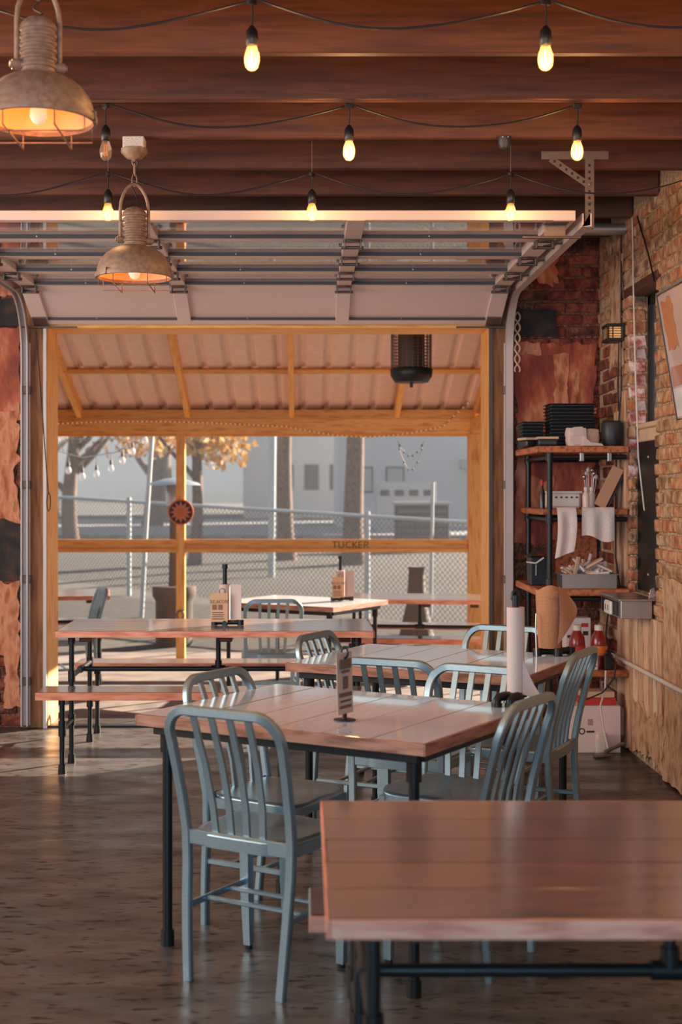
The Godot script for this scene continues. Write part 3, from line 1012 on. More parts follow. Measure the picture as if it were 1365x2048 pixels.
func build_porch() -> void:
	var ground := structure("porch_floor")
	part(ground, "slab", span(-7, 7, -0.32, -0.12, -14.2, -9.28), M.patio)
	var p := structure("porch_frame")
	var d := 13.6
	for x in [-1.205, -3.4]:
		part(p, "post", span(x - 0.043, x + 0.043, -0.12, 2.07, -d - 0.043, -d + 0.043, MB.new(), 0.004), M.pine_y[0])
	part(p, "post", span(1.585, 1.735, -0.12, 2.07, -d - 0.07, -d + 0.07, MB.new(), 0.004), M.pine_y[1])
	part(p, "post", span(1.60, 1.72, -0.12, 3.3, -9.52, -9.31, MB.new(), 0.004), M.pine_y[1])
	part(p, "beam", span(-3.6, 1.74, 2.07, 2.215, -d - 0.07, -d + 0.06, MB.new(), 0.004), M.pine_x[0])
	part(p, "fascia", span(-3.6, 1.74, 2.215, 2.30, -d + 0.03, -d + 0.07, MB.new(), 0.003), M.pine_x[1])
	part(p, "fascia", span(-3.6, 1.74, 2.22, 2.34, -d - 0.10, -d - 0.06, MB.new(), 0.003), M.pine_x[0])
	# side beam and grey gable boards that keep the high sun out
	part(p, "beam", span(1.60, 1.72, 2.07, 2.215, -13.54, -9.52, MB.new(), 0.004), M.pine_z[1])
	var gz := -13.5
	while gz < -9.45:
		var g := MB.new().prism(PackedVector2Array([Vector2(gz, 2.2), Vector2(gz + 0.195, 2.2), Vector2(gz + 0.195, roof_y(-gz - 0.195)), Vector2(gz, roof_y(-gz))]), 0.02, Transform3D(Basis(Vector3(0, 0, 1), Vector3(0, 1, 0), Vector3(-1, 0, 0)), Vector3(1.74, 0, 0)))
		part(p, "gable_board", g, M.gable)
		gz += 0.2
	var k := 0
	for xs in [[-3.36, -1.248], [-1.162, 1.585]]:
		part(p, "rail", span(xs[0], xs[1], 0.955, 1.045, -d - 0.02, -d + 0.02, MB.new(), 0.003), M.pine_x[k % 2])
		part(p, "sill_board", span(xs[0], xs[1], 0.92, 0.957, -d - 0.045, -d + 0.045, MB.new(), 0.003), M.pine_x[1])
		part(p, "top_strip", span(xs[0], xs[1], 2.045, 2.07, -d - 0.02, -d + 0.02, MB.new(), 0.003), M.pine_x[1])
		k += 1
	for x in [-3.2, -2.18, -1.133, -0.125, 0.892, 1.66]:
		part(p, "rafter", MB.new().beam(Vector3(x, roof_y(13.75) - 0.065, -13.75), Vector3(x, roof_y(9.31) - 0.065, -9.31), 0.05, 0.12, Vector3.UP, 0.003), M.pine_z[0])
	for q in [12.72, 11.5, 10.3]:
		part(p, "purlin", MB.new().box(Vector3(-0.9, roof_y(q) - 0.02, -q), Vector3(5.2, 0.04, 0.085), Basis(Vector3.RIGHT, atan(0.34)), 0.003), M.pine_x[0])
	part(p, "ledger", span(-3.6, 1.75, roof_y(9.33) - 0.16, roof_y(9.33) - 0.01, -9.345, -9.3, MB.new(), 0.003), M.pine_x[1])
	# ribbed steel sheets, glow added; seen from below every rib is a dark channel
	var slope := sqrt(1 + 0.34 * 0.34)
	for s in 6:
		var m := MB.new()
		var prof := []
		var x := -3.58 + s * 0.9
		for r in 4:
			var b := x + r * 0.225
			prof.append_array([Vector2(b, 0), Vector2(b + 0.165, 0), Vector2(b + 0.18, 0.032), Vector2(b + 0.21, 0.032), Vector2(b + 0.225, 0)])
		for i in prof.size() - 1:
			var a: Vector2 = prof[i]
			var b: Vector2 = prof[i + 1]
			if a.is_equal_approx(b):
				continue
			var y0 := roof_y(14.0) + 0.005
			var y1 := roof_y(9.31) + 0.005
			var nn := Vector3(-(b.y - a.y), b.x - a.x, 0).normalized() * -1.0
			m.quad(Vector3(a.x, y0 + a.y, -14.0), Vector3(b.x, y0 + b.y, -14.0), Vector3(b.x, y1 + b.y, -9.31), Vector3(a.x, y1 + a.y, -9.31), nn)
		part(p, "roof_sheet", m, M.backlit_metal_roof)
	# carved name on the rail
	var t := TextMesh.new()
	var font := SystemFont.new()
	font.font_names = PackedStringArray(["Droid Sans"])
	t.font = font
	t.text = "TUCKER"
	t.font_size = 64
	t.pixel_size = 0.0016
	t.depth = 0.004
	var tm := part(p, "lettering", t, plain(rgb8(92, 96, 44), 0.8))
	tm.position = Vector3(0.445, 0.992, -d + 0.022)
	tm.scale = Vector3(1.0, 0.85, 1.0)
	# rope light along the beam
	var rl := thing("rope_light", "string of tiny warm beads swagged along the porch beam", "string light", Vector3.ZERO)
	var line := []
	var beads := MB.new()
	for q in 90:
		var f := q / 89.0
		var x := -2.38 + 4.0 * f
		var y := 2.165 - 0.02 * f + 0.025 * sin(f * 7.0) - (0.09 * sin(PI * clampf((f - 0.55) / 0.4, 0, 1)))
		if f > 0.93:
			y += (f - 0.93) * 3.4
		line.append(Vector3(x, y, -d + 0.075))
		beads.box(Vector3(x, y, -d + 0.083), Vector3(0.013, 0.014, 0.014), Basis(), 0.004)
	part(rl, "cord", MB.new().tube(line, 0.005, 5), M.cardboard)
	part(rl, "bead", beads, M.rope_glow).set_meta("kind", "stuff")
	# sunburst plaque and horseshoe on the middle post
	var pl := thing("sunburst_plaque", "round dark plaque with an orange sunburst on the middle porch post", "plaque", Vector3(-1.20, 1.31, -d + 0.055))
	var face := Basis(Vector3.RIGHT, PI / 2)
	part(pl, "disc", MB.new().lathe([Vector2(0, -0.008), Vector2(0.118, -0.008), Vector2(0.118, 0.006), Vector2(0, 0.006)], 32, Transform3D(face, Vector3.ZERO)), plain(rgb8(70, 52, 58), 0.6))
	part(pl, "rim", MB.new().lathe([Vector2(0.112, -0.01), Vector2(0.124, -0.01), Vector2(0.124, 0.012), Vector2(0.112, 0.012), Vector2(0.112, -0.01)], 32, Transform3D(face, Vector3.ZERO)), M.mustard)
	var star := PackedVector2Array()
	for q in 24:
		var r := 0.108 if q % 2 == 0 else 0.062
		star.append(Vector2(cos(TAU * q / 24.0), sin(TAU * q / 24.0)) * r)
	part(pl, "sunburst", MB.new().prism(star, 0.006, Transform3D(Basis(), Vector3(0, 0, 0.008))), plain(rgb8(206, 130, 100), 0.7))
	part(pl, "boss", MB.new().lathe([Vector2(0.03, 0), Vector2(0.034, 0.008), Vector2(0.026, 0.012), Vector2(0.022, 0.004)], 20, Transform3D(face, Vector3(0, 0, 0.008))), M.mustard)
	var hs := []
	for q in 13:
		var an := -0.9 + (PI + 1.8) * q / 12.0
		hs.append(Vector3(-1.205 + 0.034 * cos(an), 0.315 + 0.04 * sin(an), -d + 0.05))
	single("horseshoe", MB.new().tube(hs, 0.009, 6), M.hinge, "small iron horseshoe nailed low on the middle porch post", "horseshoe")
	# hanging electric heater
	var he := thing("hanging_heater", "dark caged electric heater hanging under the porch roof", "heater", Vector3(0.80, 2.32, -10.5))
	var hat := MB.new().lathe([Vector2(0.0, 0.0), Vector2(0.125, 0.005), Vector2(0.155, 0.05), Vector2(0.16, 0.10), Vector2(0.15, 0.112), Vector2(0.0, 0.112)], 28)
	part(he, "base", hat, M.black_steel)
	part(he, "core", MB.new().lathe([Vector2(0.10, 0.112), Vector2(0.10, 0.42), Vector2(0.0, 0.42)], 20), plain(rgb8(92, 66, 46), 0.5))
	part(he, "knob", MB.new().lathe([Vector2(0.0, -0.035), Vector2(0.012, -0.03), Vector2(0.012, 0.0)], 10), M.black_steel)
	var cage := MB.new()
	for q in 24:
		var an := TAU * q / 24.0
		cage.rod(Vector3(0.15 * cos(an), 0.11, 0.15 * sin(an)), Vector3(0.15 * cos(an), 0.44, 0.15 * sin(an)), 0.003, 4)
	for q in 14:
		var ring := []
		for w in 24:
			ring.append(Vector3(0.15 * cos(TAU * w / 24.0), 0.12 + q * 0.024, 0.15 * sin(TAU * w / 24.0)))
		cage.tube(ring, 0.0025, 4, true)
	part(he, "cage", cage, M.hinge)
	part(he, "hood", MB.new().lathe([Vector2(0.0, 0.50), Vector2(0.1, 0.49), Vector2(0.17, 0.44), Vector2(0.165, 0.435), Vector2(0.0, 0.47)], 28), M.black_steel)
	part(he, "stem", MB.new().rod(Vector3(0, 0.49, 0), Vector3(0, roof_y(10.5) - 2.32, 0), 0.012), M.black_steel)
	# shell chime under the beam
	var ch := thing("wind_chime", "little chime of beads hanging in the right hand porch opening", "wind chime", Vector3(1.03, 2.05, -d))
	for r in 2:
		var cp := []
		for q in 13:
			var f := q / 12.0
			var y := -0.05 - (0.14 + 0.14 * r) * sin(PI * f)
			cp.append(Vector3(-0.13 + 0.26 * f, y, 0.0))
		part(ch, "thread", MB.new().tube(cp, 0.0012, 4), M.hinge)
		for q in range(1, 12, 2):
			var bead := MB.new().lathe([Vector2(0, -0.022), Vector2(0.009, -0.012), Vector2(0.006, 0.004), Vector2(0, 0.008)], 8)
			part(ch, "bead", bead, M.haze_gray).position = cp[q]

# ------------------------------------------------------------------ yard
func ground_y(d: float) -> float:
	return -0.16 + 0.018 * maxf(0.0, d - 14.0) + 0.10 * smoothstep(15.0, 22.0, d)

func leafy(parent: Node, centre: Vector3, size: Vector3, count: int, leaf: float, cols: Array, sd: int) -> void:
	var r := RandomNumberGenerator.new()
	r.seed = sd
	var m := MB.new()
	m.painted = true
	for i in count:
		var u := Vector3(r.randfn(), r.randfn(), r.randfn()).normalized() * pow(r.randf(), 0.45)
		var p := centre + u * size
		var a := Vector3(r.randfn(), r.randfn(), r.randfn()).normalized() * leaf * r.randf_range(0.6, 1.4)
		var b := a.cross(Vector3(r.randfn(), r.randfn(), r.randfn())).normalized() * leaf * 0.55
		var c: Color = cols[r.randi() % cols.size()]
		m.paint = c.srgb_to_linear()
		m.flat(p - a, p + b, p + a, a.cross(b))
		m.flat(p - a, p + a, p - b, a.cross(b))
	part(parent, "foliage", m, M.leaf).set_meta("kind", "stuff")

func tree(label: String, x: float, d: float, h: float, r: float, branches: int, crowns: Array, cols: Array, sd: int, lean := 0.0, leafiness := 700) -> void:
	var t := thing("tree", label, "tree", Vector3(x, ground_y(d) - 0.05, -d))
	var rr := RandomNumberGenerator.new()
	rr.seed = sd
	var tr := []
	var rad := []
	for q in 9:
		var f := q / 8.0
		tr.append(Vector3(lean * f + 0.06 * sin(f * 5.0 + sd), h * f, 0.05 * cos(f * 4.0 + sd)))
		rad.append(r * (1.25 - 0.25 * minf(1.0, f * 8.0)) * (1.0 - 0.45 * f))
	part(t, "trunk", MB.new().tube(tr, rad, 12), M.bark)
	for b in branches:
		var f := 0.45 + 0.5 * b / maxf(1.0, branches)
		var s := Vector3(lean * f, h * f, 0)
		var an := rr.randf() * TAU
		var dir := Vector3(cos(an) * 1.0, 0.7 + rr.randf() * 0.5, sin(an) * 0.5)
		var l := h * rr.randf_range(0.25, 0.45)
		part(t, "branch", MB.new().tube([s, s + dir * l * 0.4, s + dir * l * 0.75 + Vector3(0, 0.1, 0), s + dir * l + Vector3(0, 0.3, 0)], [r * 0.42, r * 0.3, r * 0.2, r * 0.07], 7), M.bark)
	for c in crowns:
		leafy(t, c[0], c[1], leafiness, 0.09, cols, sd + int(c[0].x * 10))

func build_yard() -> void:
	var g := MB.new()
	var rows := []
	for i in 26:
		var d := 14.15 + pow(i / 25.0, 2.0) * 106.0
		var r := []
		for j in 21:
			var x := -60.0 + 6.0 * j if d > 60 else (-10.0 + j) * (1.2 + (d - 14.0) * 0.1)
			r.append(Vector3(x, ground_y(minf(d, 50.0)) + 0.05 * sin(x * 1.3 + d) * smoothstep(16.0, 20.0, d), -d))
		rows.append(r)
	g.sheet(rows, 0.02)
	var yard := structure("yard_ground")
	part(yard, "leaf_littered_bank", g, M.litter)
	part(yard, "parking_lot", span(-40, 40, 0.30, 0.56, -64, -31), M.lot)
	# thin haze added over the yard to stand in for washed out glare
	var haze := FogVolume.new()
	haze.name = "added_yard_haze"
	haze.shape = RenderingServer.FOG_VOLUME_SHAPE_BOX
	haze.size = Vector3(90, 14, 56)
	var fm := FogMaterial.new()
	fm.albedo = Color(0.90, 0.94, 0.98)
	fm.density = 0.005
	haze.material = fm
	add_child(haze)
	haze.position = Vector3(0, 6.0, -43.0)
	haze.set_meta("kind", "stuff")
	haze.set_meta("label", "thin haze added over the yard beyond the fence for its pale glare")
	haze.set_meta("category", "haze")
	# chain link fence running away to the left
	var a := Vector3(3.7, 1.06, -14.9)
	var b := Vector3(-7.5, 1.62, -24.2)
	var fence := thing("chain_link_fence", "pale chain link fence with a top rail beyond the porch", "fence")
	part(fence, "top_rail", MB.new().rod(a, b, 0.024, 8), M.fence_metal)
	for px in [[258.0, 0], [735.0, 1], [0.0, 2], [1040.0, 3]]:
		var k: float = px[0] - 610.0
		# intersect the sight line with the fence line on plan
		var t := (k / FOCAL * -a.z - a.x) / ((b.x - a.x) + k / FOCAL * (b.z - a.z))
		var q := a.lerp(b, t)
		var base := ground_y(-q.z) - 0.05
		part(fence, "fence_post", MB.new().rod(Vector3(q.x, base, q.z), q + Vector3(0, 0.06, 0), 0.034, 10), M.fence_metal)
	var wire := MB.new()
	var along := Vector3(b.x - a.x, 0, b.z - a.z)
	var length := along.length()
	var s := -1.6
	while s < length:
		for dirn: float in [1.0, -1.0]:
			var s0 := s
			var s1 := s + 1.25 * dirn
			var p0 := a + (b - a) * (s0 / length)
			var p1 := a + (b - a) * (s1 / length)
			p1.y -= 1.25
			if s0 >= 0.0 and s0 <= length:
				var nn := Vector3(along.z, 0, -along.x).normalized()
				var e := (p1 - p0).normalized().cross(nn) * 0.0028
				wire.quad(p0 - e, p0 + e, p1 + e, p1 - e, nn)
				wire.quad(p0 - e - nn * 0.004, p0 + e - nn * 0.004, p1 + e - nn * 0.004, p1 - e - nn * 0.004, -nn)
		s += 0.072
	part(fence, "wire_mesh", wire, M.fence_wire).set_meta("kind", "stuff")
	# leaning pale poles
	single("leaning_pole", MB.new().tube([at(282, 1260, 17.5), at(292, 1060, 17.5), at(305, 860, 17.5)], 0.028, 8), M.fence_metal, "thin white pole leaning behind the left porch opening", "pole")
	single("utility_pole", MB.new().rod(Vector3(-0.55, 0.1, -23.0), Vector3(-0.5, 6.0, -23.0), 0.06, 10), M.fence_metal, "white upright pole behind the middle of the fence", "pole")
	single("white_stake", MB.new().rod(at(862, 1230, 16.2), at(866, 965, 16.2), 0.02, 8), M.fence_metal, "slim white stake standing before the dark bins", "pole")
	# trees
	var yellow := [rgb8(214, 164, 84), rgb8(222, 180, 110), rgb8(206, 150, 74), rgb8(226, 196, 140)]
	var pink := [rgb8(176, 140, 126), rgb8(190, 158, 142), rgb8(164, 132, 116), rgb8(204, 172, 140)]
	tree("spreading grey tree at the far left of the yard", -5.0, 30.0, 2.7, 0.2, 6, [[Vector3(-0.5, 3.3, 0), Vector3(2.1, 1.3, 1.5)], [Vector3(1.4, 3.0, 0), Vector3(1.3, 1.0, 1.0)]], pink, 3)
	tree("broad trunked tree behind the left porch opening", -4.3, 40.0, 3.4, 0.3, 5, [[Vector3(0.2, 3.6, 0), Vector3(1.6, 1.3, 1.4)]], pink, 5)
	tree("yellow leaved tree behind the middle porch post", -2.1, 26.0, 3.6, 0.12, 6, [[Vector3(0.2, 3.2, 0), Vector3(1.1, 0.8, 1.0)], [Vector3(-0.7, 2.7, 0), Vector3(0.8, 0.7, 0.8)], [Vector3(0.5, 2.3, 0), Vector3(0.7, 0.5, 0.7)]], yellow, 7, 0.2, 320)
	tree("straight reddish trunk left of the pale building", -0.38, 27.0, 5.5, 0.17, 2, [[Vector3(-1.0, 4.6, 0), Vector3(1.4, 0.8, 1.0)]], pink, 9, 0.1, 400)
	tree("thick bare trunk before the pale building", 0.96, 26.0, 5.6, 0.2, 2, [[Vector3(0.2, 5.4, 0), Vector3(1.5, 0.8, 1.0)]], pink, 11, -0.12, 300)
	tree("slender far tree between the poles", -9.5, 52.0, 5.0, 0.3, 5, [[Vector3(0, 5.0, 0), Vector3(3.4, 2.6, 2.0)]], pink, 13, 0.0, 1200)
	tree("hazy far tree beyond the yellow leaves", -4.4, 44.0, 5.0, 0.3, 5, [[Vector3(0, 4.8, 0), Vector3(3.4, 2.4, 2.0)]], pink, 15, 0.0, 1200)
	# buildings
	var bd := thing("pale_building", "low pale building with awnings at the right of the yard", "building", Vector3(0, 0, 0))
	part(bd, "wall", span(0.9, 9.0, 0.4, 5.2, -44.0, -38.0), M.siding)
	part(bd, "roof", span(0.6, 9.3, 5.2, 5.4, -44.3, -37.6), M.siding_gray)
	part(bd, "awning", MB.new().prism(PackedVector2Array([Vector2(0, 0), Vector2(0, 0.25), Vector2(0.7, 0)]), 1.1, Transform3D(Basis(Vector3.UP, -PI / 2), Vector3(4.75, 2.15, -38.0))), M.siding_gray)
	part(bd, "awning", MB.new().prism(PackedVector2Array([Vector2(0, 0), Vector2(0, 0.12), Vector2(0.9, 0)]), 1.8, Transform3D(Basis(Vector3.UP, -PI / 2), Vector3(6.2, 1.85, -38.0))), M.far_dark)
	for x in [1.35, 2.2]:
		var wd := part(bd, "window", span(x, x + 0.5, 1.5, 2.2, -38.02, -37.96), M.far_dark)
		part(wd, "pane", span(x + 0.04, x + 0.46, 1.54, 2.16, -37.965, -37.95), M.siding_gray)
	var b2 := thing("gray_building", "long grey building far behind the middle of the fence", "building")
	part(b2, "wall", span(-2.2, 5.2, 0.4, 5.8, -58.0, -50.0), M.siding_gray)
	part(b2, "roof", span(-2.5, 5.5, 5.8, 6.0, -58.3, -49.7), M.siding)
	for q in 3:
		part(b2, "window", span(-0.9 + q * 0.9, -0.4 + q * 0.9, 1.6, 2.5, -50.02, -49.95), M.far_dark)
	# bins and cooling unit behind the fence
	var cu := thing("cooling_unit", "dark slatted cooling unit standing against the pale building", "cooling unit", Vector3(2.55, 0.28, -30.0))
	part(cu, "cabinet", span(-0.6, 0.55, 0.0, 0.95, -0.5, 0.0, MB.new(), 0.02), M.far_dark)
	for q in 6:
		part(cu, "slat", span(-0.55, 0.5, 0.08 + q * 0.14, 0.16 + q * 0.14, 0.0, 0.03), M.haze_gray)
	part(cu, "lid", span(-0.64, 0.59, 0.95, 1.02, -0.54, 0.04, MB.new(), 0.01), M.siding_gray)
	var st := thing("stacked_crates", "row of grey crates above the cooling unit", "crate", Vector3(2.2, 1.34, -33.0))
	part(st, "crate_body", span(-0.5, 0.9, -1.0, 0.42, -0.6, 0.0, MB.new(), 0.02), M.siding_gray)
	for q in 4:
		part(st, "crate_slot", span(-0.42 + q * 0.34, -0.2 + q * 0.34, 0.08, 0.22, 0.0, 0.015), M.far_dark)
	# mushroom patio heater
	var ph := thing("patio_heater", "grey mushroom patio heater behind the middle porch post", "heater", Vector3(-1.40, ground_y(15.0) - 0.02, -15.0))
	part(ph, "base", MB.new().lathe([Vector2(0.20, 0.0), Vector2(0.20, 0.50), Vector2(0.235, 0.56), Vector2(0.235, 0.66), Vector2(0.0, 0.66)], 24), M.haze_gray)
	part(ph, "pole", MB.new().rod(Vector3(0, 0.66, 0), Vector3(0, 1.52, 0), 0.06, 12, 0.045), M.haze_gray)
	part(ph, "burner", MB.new().lathe([Vector2(0.09, 1.52), Vector2(0.09, 1.72), Vector2(0.05, 1.76), Vector2(0.0, 1.76)], 16), M.heater_hat)
	part(ph, "reflector", MB.new().lathe([Vector2(0.29, 1.74), Vector2(0.26, 1.765), Vector2(0.1, 1.81), Vector2(0.0, 1.82)], 28), M.heater_hat)
	var cn := thing("chimney_stove", "tapered chimney stove in haze lightened grey on the right of the yard", "stove", Vector3(1.23, ground_y(15.4) - 0.05, -15.4))
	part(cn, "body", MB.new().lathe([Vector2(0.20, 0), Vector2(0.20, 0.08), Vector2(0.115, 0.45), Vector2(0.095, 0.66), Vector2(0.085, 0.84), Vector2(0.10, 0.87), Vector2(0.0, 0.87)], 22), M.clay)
	# white bulbs strung beyond the left opening
	var pts := [at(105, 900, 15.2), at(165, 915, 15.2), at(230, 905, 15.2), at(290, 870, 15.2), at(345, 815, 15.2)]
	single("outdoor_light_cord", MB.new().tube(pts, 0.006, 5), M.fence_metal, "pale cord of the outdoor bulbs beyond the left opening", "cord")
	var bulbs := [[137, 938], [165, 950], [193, 945], [222, 934], [245, 918], [265, 900], [290, 878]]
	for i in bulbs.size():
		var p := at(bulbs[i][0], bulbs[i][1], 15.2)
		var o := thing("outdoor_bulb", "white globe bulb beyond the left opening, %s of seven from the left" % ["first", "second", "third", "fourth", "fifth", "sixth", "seventh"][i], "bulb", p, 0.0, "outdoor bulbs on the cord")
		part(o, "globe", MB.new().lathe([Vector2(0, -0.06), Vector2(0.028, -0.045), Vector2(0.034, -0.015), Vector2(0.02, 0.02), Vector2(0.012, 0.03)], 12), M.white_glass)
		part(o, "socket", MB.new().lathe([Vector2(0.016, 0.025), Vector2(0.016, 0.06), Vector2(0.005, 0.09), Vector2(0.0, 0.2)], 8), M.haze_gray)

# ------------------------------------------------------------------ tables
func picnic_table(label: String, x: float, d: float, half: float, deep: float, bench: float, turn := 0.0, y := 0.0, with_near := true) -> Node3D:
	var t := thing("pipe_picnic_table", label, "picnic table", Vector3(x, y, -d), turn, "pipe leg picnic tables")
	var hy := 0.736
	var count := 5
	var w := deep * 2.0 / count
	for i in count:
		var z := -deep + w * (i + 0.5)
		part(t, "plank", MB.new().box(Vector3(rng.randf_range(-0.004, 0.004), hy - 0.018 + rng.randf_range(-0.001, 0.0), z), Vector3(half * 2.0, 0.036, w - 0.001), Basis(), 0.0018), M.top_x[(i * 2 + int(d)) % 5])
	for s: float in [-1.0, 1.0]:
		part(t, "edge_band", MB.new().box(Vector3(0, hy - 0.019, s * (deep + 0.003)), Vector3(half * 2.0 - 0.004, 0.035, 0.006), Basis(), 0.001), M.edge[0])
		part(t, "edge_band", MB.new().box(Vector3(s * (half + 0.003), hy - 0.019, 0), Vector3(0.006, 0.035, deep * 2.0 + 0.01), Basis(), 0.001), M.edge[1])
	for bx in [-half + 0.16, 0.06, half - 0.16]:
		part(t, "batten", MB.new().box(Vector3(bx, hy - 0.052, 0), Vector3(0.07, 0.03, deep * 1.7), Basis(), 0.003), M.joist[1])
	var benches := [-bench, bench] if with_near else [-bench]
	for s in benches:
		part(t, "bench_plank", MB.new().box(Vector3(-0.02, 0.43, s), Vector3(half * 2.0 + 0.03, 0.042, 0.25), Basis(), 0.005), M.top_x[(1 if s < 0 else 3)])
		part(t, "edge_band", MB.new().box(Vector3(-0.02, 0.429, s + 0.128), Vector3(half * 2.0 + 0.03, 0.04, 0.006), Basis(), 0.001), M.edge[1])
	var lx := half - 0.085
	var r := 0.0145
	for sx in [-1.0, 1.0]:
		for sz in [-1.0, 1.0]:
			var leg := MB.new().rod(Vector3(sx * lx, 0.012, sz * 0.33), Vector3(sx * lx, hy - 0.036, sz * 0.33), r, 12)
			for q in [[0.02, 0.05], [0.21, 0.27], [0.45, 0.51], [0.66, 0.70]]:
				leg.rod(Vector3(sx * lx, q[0], sz * 0.33), Vector3(sx * lx, q[1], sz * 0.33), r + 0.006, 12)
			leg.rod(Vector3(sx * lx, 0.0, sz * 0.33), Vector3(sx * lx, 0.022, sz * 0.33), r + 0.008, 12)
			part(t, "leg", leg, M.pipe)
		var cross := MB.new().rod(Vector3(sx * lx, 0.48, -0.33), Vector3(sx * lx, 0.48, 0.33), r, 12)
		cross.rod(Vector3(sx * lx, 0.48, -0.035), Vector3(sx * lx, 0.48, 0.035), r + 0.006, 12)
		part(t, "crossbar", cross, M.pipe)
		for s in benches:
			var zz := signf(s)
			var bl := MB.new().rod(Vector3(sx * lx, 0.012, s), Vector3(sx * lx, 0.41, s), r, 12)
			for q in [[0.02, 0.05], [0.20, 0.28], [0.37, 0.405]]:
				bl.rod(Vector3(sx * lx, q[0], s), Vector3(sx * lx, q[1], s), r + 0.006, 12)
			bl.rod(Vector3(sx * lx, 0.0, s), Vector3(sx * lx, 0.022, s), r + 0.008, 12)
			bl.lathe([Vector2(0.045, 0.400), Vector2(0.045, 0.409), Vector2(0.02, 0.409)], 16, Transform3D(Basis(), Vector3(sx * lx, 0, s)))
			part(t, "bench_leg", bl, M.pipe)
			part(t, "bench_tie", MB.new().rod(Vector3(sx * lx, 0.24, zz * 0.33), Vector3(sx * lx, 0.24, s), r, 12), M.pipe)
	part(t, "long_bar", MB.new().rod(Vector3(-lx, 0.48, 0), Vector3(lx, 0.48, 0), r, 12), M.pipe)
	var post := MB.new().rod(Vector3(0, 0.48, 0), Vector3(0, hy - 0.036, 0), r, 12)
	post.rod(Vector3(-0.04, 0.48, 0), Vector3(0.04, 0.48, 0), r + 0.007, 12).rod(Vector3(0, 0.48, 0), Vector3(0, 0.53, 0), r + 0.006, 12)
	part(t, "centre_post", post, M.pipe)
	return t

func cafe_table(label: String, x: float, d: float, turn: float, y := 0.0, lx := 1.055, lz := 0.85) -> Node3D:
	var t := thing("cafe_table", label, "table", Vector3(x, y, -d), turn, "square cafe tables")
	var hy := 0.77
	var count := 6
	var w := lx / count
	for i in count:
		part(t, "plank", MB.new().box(Vector3(-lx / 2 + w * (i + 0.5), hy - 0.019 + rng.randf_range(-0.0008, 0.0), 0), Vector3(w - 0.001, 0.038, lz + rng.randf_range(-0.003, 0.003)), Basis(), 0.0018), M.top_z[(i * 3 + int(d * 2)) % 5])
	for s: float in [-1.0, 1.0]:
		part(t, "edge_band", MB.new().box(Vector3(0, hy - 0.0195, s * (lz / 2 + 0.004)), Vector3(lx, 0.036, 0.006), Basis(), 0.001), M.old_edge[0])
		part(t, "edge_band", MB.new().box(Vector3(s * (lx / 2 + 0.003), hy - 0.0195, 0), Vector3(0.006, 0.036, lz + 0.014), Basis(), 0.001), M.old_edge[1])
	var ap := MB.new()
	for s: float in [-1.0, 1.0]:
		ap.box(Vector3(0, hy - 0.053, s * (lz / 2 - 0.045)), Vector3(lx - 0.08, 0.03, 0.03), Basis(), 0.002)
		ap.box(Vector3(s * (lx / 2 - 0.045), hy - 0.053, 0), Vector3(0.03, 0.03, lz - 0.12), Basis(), 0.002)
	part(t, "steel_frame", ap, M.black_steel)
	for sx in [-1.0, 1.0]:
		for sz in [-1.0, 1.0]:
			var p := Vector3(sx * (lx / 2 - 0.07), 0, sz * (lz / 2 - 0.07))
			var leg := MB.new().rod(p + Vector3(0, 0.01, 0), p + Vector3(0, hy - 0.068, 0), 0.0165, 14)
			leg.rod(p + Vector3(0, hy - 0.13, 0), p + Vector3(0, hy - 0.068, 0), 0.024, 14)
			leg.rod(p, p + Vector3(0, 0.05, 0), 0.0225, 14)
			part(t, "leg", leg, M.pipe)
	return t

const TURN_1 := -0.5480    # the two cafe tables stand askew to the room
const TURN_2 := -0.4677
const T1 := Vector3(0.120, 0, -4.708)
const T2 := Vector3(0.587, 0, -6.152)

func on_table(centre: Vector3, turn: float, a: float, b: float, y := 0.0) -> Vector3:
	# a runs along the front edge from its left corner, b away from the camera
	return centre + Basis(Vector3.UP, turn) * Vector3(a - 0.5275, y, 0.425 - b)

func build_tables() -> void:
	picnic_table("pipe leg picnic table standing beside the open garage door", -0.50, 8.10, 0.88, 0.38, 0.63)
	picnic_table("close picnic table cut off by the right edge, nearest the camera", 0.78, 2.99, 0.735, 0.48, 0.61, 0.0, 0.0, false)
	cafe_table("cafe table with the upright menu clip and white paper roll", T1.x, -T1.z, TURN_1)
	cafe_table("cafe table with the brown kraft paper roll near the shelves", T2.x, -T2.z, TURN_2)
	# on the porch
	cafe_table("porch cafe table with a menu stand, seen through the doorway", -0.02, 11.0, TURN_1, -0.12)
	picnic_table("porch picnic table at the right of the doorway", 0.98, 11.9, 0.62, 0.36, 0.6, -0.12, -0.12)
	picnic_table("porch picnic table at the far left of the doorway", -2.35, 12.3, 0.62, 0.40, 0.6, 0.15, -0.12)

